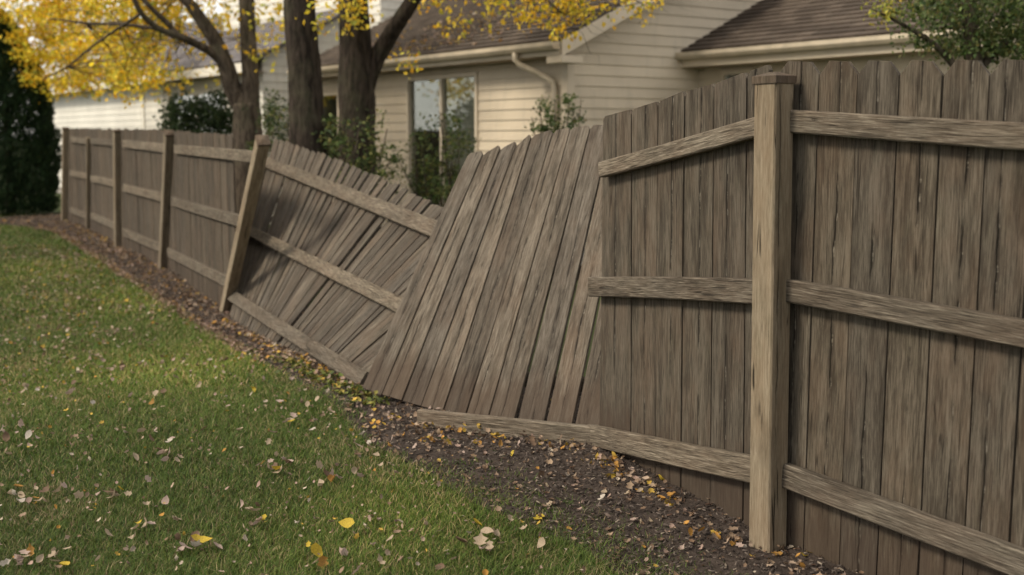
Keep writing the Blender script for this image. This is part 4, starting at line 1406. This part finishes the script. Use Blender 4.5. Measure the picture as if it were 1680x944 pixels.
def blades(x0, x1, y0, y1, dens, wid, hgt):
    n = int((x1 - x0) * (y1 - y0) * dens)
    x = rng.uniform(x0, x1, n)
    y = rng.uniform(y0, y1, n)
    lim = .44 * y * 1.12 + 0.7
    keep = (x < lim) & (x > -lim - 2.2) & ((x > -lim) | (rng.random(n) < .55))
    x, y = x[keep], y[keep]
    bed = in_poly(x, y, BED_POLY)
    ed = edge_dist(x, y)
    # ragged edge: blades thin out within the bed's first decimetres
    ragged = .05 + .08 * (np.sin(x * 9 + y * 7) * .5 + .5) + .40 * (y < 5.6) * rng.random(len(x)) ** 1.5
    keep = (~bed) | ((ed < ragged) & (rng.random(len(x)) < .5))
    # right of the near fence nothing grows
    keep &= ~((~bed) & (x > np.interp(y, E_[::-1, 1] if E_[0, 1] > E_[-1, 1] else E_[:, 1], E_[::-1, 0] if E_[0, 1] > E_[-1, 1] else E_[:, 0])))
    x, y = x[keep], y[keep]
    n = len(x)
    ln = lawn_noise(x, y)
    hh = hgt * rng.uniform(.55, 1.25, n) * (1 + .18 * ln)
    ww = wid * rng.uniform(.6, 1.3, n)
    a = rng.uniform(0, 2 * np.pi, n)
    lean = rng.uniform(.3, 1.9, n) * hh
    dx, dy = np.cos(a), np.sin(a)
    sx, sy = -dy, dx
    z = gz(x, y)
    V_ = np.empty((n, 5, 3))
    V_[:, 0] = np.stack([x - sx * ww / 2, y - sy * ww / 2, z], 1)
    V_[:, 1] = np.stack([x + sx * ww / 2, y + sy * ww / 2, z], 1)
    mx, my, mz = x + dx * lean * .35, y + dy * lean * .35, z + hh * .62
    V_[:, 2] = np.stack([mx + sx * ww * .42, my + sy * ww * .42, mz], 1)
    V_[:, 3] = np.stack([mx - sx * ww * .42, my - sy * ww * .42, mz], 1)
    V_[:, 4] = np.stack([x + dx * lean, y + dy * lean, z + hh * .97], 1)
    T_ = (np.array([(0, 1, 2), (0, 2, 3), (3, 2, 4)])[None] + (np.arange(n) * 5)[:, None, None]).reshape(-1, 3)
    pal = np.array([(.064, .110, .016), (.095, .136, .026), (.046, .085, .014), (.145, .160, .042), (.30, .24, .13), (.18, .125, .07)])
    pr = np.array([.27, .27, .20, .14, .07, .05])
    ci = rng.choice(len(pal), n, p=pr)
    dry = (lawn_noise(x * 1.7 + 5, y * 1.7) > .45) & (rng.random(n) < .18)
    ci[dry] = 4
    c = pal[ci] * rng.uniform(.75, 1.25, (n, 1)) * (1 + .20 * ln[:, None])
    # paler, yellower blade colour in a few round patches
    for (u_, v_, r_) in PALE_TURF:
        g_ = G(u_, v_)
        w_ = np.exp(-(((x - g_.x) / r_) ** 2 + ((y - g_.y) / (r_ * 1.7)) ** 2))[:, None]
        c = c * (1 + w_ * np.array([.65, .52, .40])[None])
    return V_.reshape(-1, 3), T_, np.clip(np.repeat(c, 5, 0), 0, 1)


parts = [blades(-5.4, 1.4, 2.6, 5.2, 17000, .0026, .029), blades(-6.4, .6, 5.2, 7.5, 10000, .0034, .030), blades(-8.5, -.2, 7.5, 11, 4600, .0055, .036), blades(-11.5, -2, 11, 17, 1800, .010, .040), blades(-13, -4, 17, 27, 700, .016, .045)]
off = 0
Vs, Ts, Cs = [], [], []
for v_, t_, c_ in parts:
    Vs.append(v_); Ts.append(t_ + off); Cs.append(c_)
    off += len(v_)
tag(link('grass', npmesh('grass', np.concatenate(Vs), np.concatenate(Ts), np.concatenate(Cs)), M['grass']), 'short green lawn grass left of the fence', 'grass', kind='stuff')

# ------------------------------------------------------------------ mulch chips and leaf litter on the bed
def bed_points(n, wlo=0.0, whi=1.0, klo=0.0, khi=1.0, pow_=1.0):
    kk = (klo + (khi - klo) * rng.random(n))
    ww = wlo + (whi - wlo) * rng.random(n) ** pow_
    i = kk * (NA - 1)
    j = ww * (NB - 1)
    i0, j0 = np.minimum(i.astype(int), NA - 2), np.minimum(j.astype(int), NB - 2)
    fi, fj = i - i0, j - j0
    def bl(A): return A[i0, j0] * (1 - fi) * (1 - fj) + A[i0 + 1, j0] * fi * (1 - fj) + A[i0, j0 + 1] * (1 - fi) * fj + A[i0 + 1, j0 + 1] * fi * fj
    return np.stack([bl(BX), bl(BY), bl(BZ)], 1)


CHIP = []
for k in range(5):
    q = np.array([(-.5, -.16, 0), (.5, -.12, 0), (.46, .14, 0), (-.48, .17, 0), (-.44, -.10, .13), (.45, -.08, .12), (.40, .09, .12), (-.42, .11, .13)], float) + rng.normal(0, .04, (8, 3))
    CHIP.append((q, np.array([(4, 5, 6), (4, 6, 7), (0, 1, 5), (0, 5, 4), (1, 2, 6), (1, 6, 5), (2, 3, 7), (2, 7, 6), (3, 0, 4), (3, 4, 7)])))
n = 80000
pts = bed_points(n, 0.01, 0.95, .0, .99)
pts[:, 2] += rng.uniform(0, .012, n)
pal = np.array([(.030, .023, .019), (.055, .042, .035), (.085, .068, .058), (.13, .105, .088), (.06, .035, .024), (.20, .165, .13)])
c = pal[rng.choice(6, n, p=[.26, .28, .2, .12, .09, .05])] * rng.uniform(.7, 1.3, (n, 1))
dist = pts[:, 1]
size = rng.uniform(.007, .026, n) * np.where(dist > 9, 1.5, 1.0)
Vv, Tt, Cc = scatter(CHIP, pts, rotmats(rng.uniform(0, 6.28, n), rng.normal(0, .35, n), rng.normal(0, .35, n)), size, c)
tag(link('mulch', npmesh('mulch', Vv, Tt, Cc), M['chips']), 'dark bark mulch and soil crumbs along the foot of the fence', 'mulch', kind='stuff')

TAN = np.array([(.30, .215, .145), (.25, .175, .12), (.36, .27, .20), (.33, .23, .185), (.17, .11, .07), (.48, .32, .06), (.42, .22, .05), (.42, .35, .27)])


def litter(pts, size, w, tilt=.35, pal=TAN):
    n = len(pts)
    c = pal[rng.choice(len(pal), n, p=w)] * rng.uniform(.65, 1.15, (n, 1))
    return scatter(LITTER, pts, rotmats(rng.uniform(0, 6.28, n), rng.normal(0, tilt, n), rng.normal(0, tilt, n)), rng.uniform(.6, 1.3, n) * size, c)


L = []
# thin litter over the bed
p_ = bed_points(8500, .0, .9, 0, .99); p_[:, 2] += rng.uniform(.005, .02, len(p_))
L.append(litter(p_, np.where(p_[:, 1] > 8, .040, .024) * rng.uniform(.5, 1.5, len(p_)), [.10, .2, .05, .12, .46, .02, .03, .02]))
# scraps blown against the lawn edge (rusty)
p_ = bed_points(1900, -.02, .08, 0.1, .72); p_[:, 2] += rng.uniform(.008, .025, len(p_))
L.append(litter(p_, .04, [.06, .18, .02, .26, .44, .01, .03, 0]))
# drift of yellow leaves along the foot of the fence
def along_fence(a, b, n, spread, lift=.02, shift=-.06):
    a, b = np.array(a[:2]), np.array(b[:2])
    t = rng.random(n)
    d = (b - a) / np.linalg.norm(b - a)
    nrm = np.array([d[1], -d[0]])
    if nrm @ (-a) < 0: nrm = -nrm
    s = np.abs(rng.normal(0, spread, n)) + .0 - shift
    p = a[None] + (b - a)[None] * t[:, None] + nrm[None] * s[:, None]
    return np.stack([p[:, 0], p[:, 1], gz(p[:, 0], p[:, 1]) + .02 + np.abs(rng.normal(0, lift, n)) * np.exp(-s / .12)], 1)
YW = [.18, .14, .10, .10, .12, .17, .13, .06]
for (a, b, n_, sp_) in [(B['p105'], B['p192'], 260, .14), (B['p192'], B['p270'], 150, .12), (B['p270'], B['lean'], 260, .12), (G(372, 528), G(520, 604), 330, .05), (G(520, 604), G(600, 652), 110, .08), (G(980, 756), G(1130, 835), 150, .05), (G(690, 696), G(960, 744), 150, .08), (B['near'] + Vector((-.20, .2, 0)), B['near'] + Vector((.5, -.75, 0)), 90, .06), (G(600, 665), G(760, 735), 120, .14)]:
    p_ = along_fence(a, b, n_, sp_, .025, -.01)
    p_ = p_[rng.random(len(p_)) < .75]
    L.append(litter(p_, .037, YW, .5))
p_ = along_fence(G(470, 590), G(640, 668), 300, .10, .02, -.01)
L.append(litter(p_, .045, [.25, .25, .2, .1, .2], .5, np.array([(.10, .13, .03), (.16, .18, .04), (.22, .20, .05), (.30, .24, .06), (.07, .09, .03)])))
# leaves caught on the shingles of the cream house
t_ = rng.uniform(.4, 6.5, 420); s_ = np.abs(rng.normal(0, .9, 420)) - .30
t_ = np.where(rng.random(420) < .6, rng.normal(3.4, .8, 420), t_)
q_ = np.array([list(along(C0, float(np.clip(a, 0, 7.6)), float(b), zr(float(b)) + .045)) for a, b in zip(t_, s_)])
L.append(litter(q_, .06, YW, .5))
# small scraps over the lawn
n = 30000
x = rng.uniform(-9, 1, n); y = rng.uniform(2.8, 19, n)
k_ = ~in_poly(x, y, BED_POLY) & (np.abs(x) < .5 * y + .8)
k_ &= x < np.interp(y, E_[::-1, 1], E_[::-1, 0])
k_ &= rng.random(n) < np.clip(.42 + .60 * lawn_noise(x * 1.9 + 2, y * 1.7) + .3 * lawn_noise(x * 5, y * 5 + 3), .10, 1)
x, y = x[k_], y[k_]
p_ = np.stack([x, y, gz(x, y) + rng.uniform(.022, .045, len(x))], 1)
L.append(litter(p_, np.where(y > 8, .034, .022) * rng.uniform(.5, 1.4, len(y)), [.17, .1, .21, .15, .06, .09, .05, .17], .6))
off = 0
Vs, Ts, Cs = [], [], []
for v_, t_, c_ in L:
    Vs.append(v_); Ts.append(t_ + off); Cs.append(c_); off += len(v_)
tag(link('leaf_litter', npmesh('leaf_litter', np.concatenate(Vs), np.concatenate(Ts), np.concatenate(Cs), True), M['litter']), 'fine autumn leaf litter strewn over lawn edge and soil bed', 'leaf litter', kind='stuff')

# ------------------------------------------------------------------ single fallen leaves near the camera
LEAFCOL = {'pale tan': (.47, .37, .26), 'pinkish beige': (.49, .37, .31), 'brown': (.20, .13, .085), 'yellow': (.58, .42, .05), 'orange': (.42, .23, .06), 'bleached cream': (.58, .51, .43)}
LM = {}
for nm, c in LEAFCOL.items():
    k = NT(nm + ' dead leaf')
    tc = k.n('ShaderNodeTexCoord').outputs['Object']
    rnd = k.n('ShaderNodeObjectInfo').outputs['Random']
    nz = k.noise(k.vmath('ADD', tc, k.n('ShaderNodeCombineXYZ', {0: k.math('MULTIPLY', rnd, 40.0), 1: 0.0, 2: 0.0}).outputs[0]), 22.0, 4.0)
    cc = k.mix(k.ramp(nz, [(.35, 0.0), (.7, 1.0)]), tuple(q * .55 for q in c), c)
    b = k.bsdf(cc, .7, nz, .4, .004, .25)
    t = k.n('ShaderNodeBsdfTranslucent', {'Color': cc})
    mx = k.n('ShaderNodeMixShader', {0: .2, 1: b.outputs[0], 2: t.outputs[0]})
    LM[nm] = k.done(mx.outputs[0])
LMESH = {}
for nm in LEAFCOL:
    for k_i, (tv, tt) in enumerate(LITTER):
        me = pymesh('fallen_leaf', tv, [tuple(int(i) for i in t) for t in tt], True)
        me.materials.append(LM[nm])
        LMESH[nm, k_i] = me


def fallen(u, v, size, kind, lift=.045, label=None, where='on the lawn', group=None, tilt=.4):
    g = G(u, v)
    o = bpy.data.objects.new('fallen_leaf', LMESH[kind, random.randrange(8)])
    o.location = (g.x, g.y, g.z + lift)
    o.rotation_euler = (random.gauss(0, tilt), random.gauss(0, tilt), random.uniform(0, 6.28))
    o.scale = (size, size, size)
    col.objects.link(o)
    tag(o, label or f'{kind} fallen leaf {where}', 'leaf', group or f'{kind} fallen leaves {where}')
    return o


fallen(331, 911, .085, 'yellow', .055, 'large yellow and white leaf at the bottom of the lawn', group='single leaves that stand out on the lawn', tilt=.2)
fallen(322, 917, .06, 'bleached cream', .05, 'bleached leaf touching the large yellow leaf at the bottom of the lawn', group='single leaves that stand out on the lawn')
fallen(570, 882, .075, 'yellow', .06, 'upright yellow leaf on the lawn right of the bottom yellow leaf', group='single leaves that stand out on the lawn', tilt=.9)
fallen(488, 878, .035, 'bleached cream', .05, 'tiny white leaf on the lawn left of the upright yellow leaf', group='single leaves that stand out on the lawn', tilt=.2)
fallen(883, 858, .07, 'yellow', .02, 'yellow green leaf lying flat on the soil bed near the lawn corner', group='single leaves that stand out on the soil', tilt=.1)
kinds = list(LEAFCOL)
kw = [.34, .28, .15, .05, .06, .12]
for (cu, cv, su, sv, n_, where) in [
        (262, 745, 22, 18, 15, 'in the heap on the middle of the lawn'), (60, 830, 50, 12, 17, 'in the row at the left edge of the lawn'),
        (190, 828, 26, 9, 9, 'in the patch right of the left edge row'), (20, 725, 18, 16, 10, 'in the patch at the left picture edge'),
        (455, 776, 34, 9, 13, 'in the row of pale leaves on the lawn middle'), (545, 797, 22, 8, 9, 'at the right end of the pale row on the lawn'),
        (410, 860, 16, 12, 9, 'above the large yellow leaf'), (325, 912, 28, 14, 8, 'around the large yellow leaf at the bottom'),
        (60, 932, 55, 8, 15, 'in the bottom left corner of the lawn'), (640, 742, 34, 16, 16, 'at the lawn corner beside the soil bed'),
        (240, 870, 40, 20, 9, 'between the left edge row and the large yellow leaf'), (570, 920, 55, 14, 10, 'around the upright yellow leaf'),
        (130, 640, 60, 20, 10, 'on the upper left of the lawn'), (480, 690, 50, 26, 14, 'on the lawn below the sagging panel'),
        (300, 650, 80, 30, 12, 'on the upper middle of the lawn'), (790, 885, 50, 22, 14, 'on the thin grass at the bottom of the bed')]:
    for _ in range(n_):
        u, v = random.gauss(cu, su), random.gauss(cv, sv)
        fallen(u, v, random.uniform(.032, .052) * random.choice((1, 1, 1.4)), random.choices(kinds, kw)[0], random.uniform(.030, .050), where=where, tilt=.55)
for (cu, cv, su, sv, n_, kws, where) in [
        (1050, 788, 42, 12, 22, [.25, .2, .1, .22, .13, .1], 'in the drift along the torn near panel'), (1120, 878, 44, 14, 18, [.2, .4, .24, .02, .04, .1], 'on the soil left of the near post'),
        (1300, 915, 24, 10, 12, [.25, .22, .08, .25, .15, .05], 'in the drift right of the near post'), (690, 690, 30, 14, 14, [.36, .26, .12, .12, .06, .08], 'at the left end of the loose rail'),
        (870, 735, 50, 7, 12, [.3, .2, .2, .15, .12, .03], 'below the loose rail'), (1225, 905, 20, 6, 8, [.25, .35, .1, .12, .03, .15], 'at the foot of the near post'),
        (740, 722, 60, 18, 14, [.22, .34, .26, .05, .05, .08], 'on the bare soil in front of the loose rail'), (960, 800, 60, 25, 12, [.2, .25, .42, .04, .07, .02], 'on the dark middle of the soil bed')]:
    for _ in range(n_):
        u, v = random.gauss(cu, su), random.gauss(cv, sv)
        fallen(u, v, random.uniform(.026, .052), random.choices(kinds, kws)[0], random.uniform(.014, .035), where=where, tilt=.5)
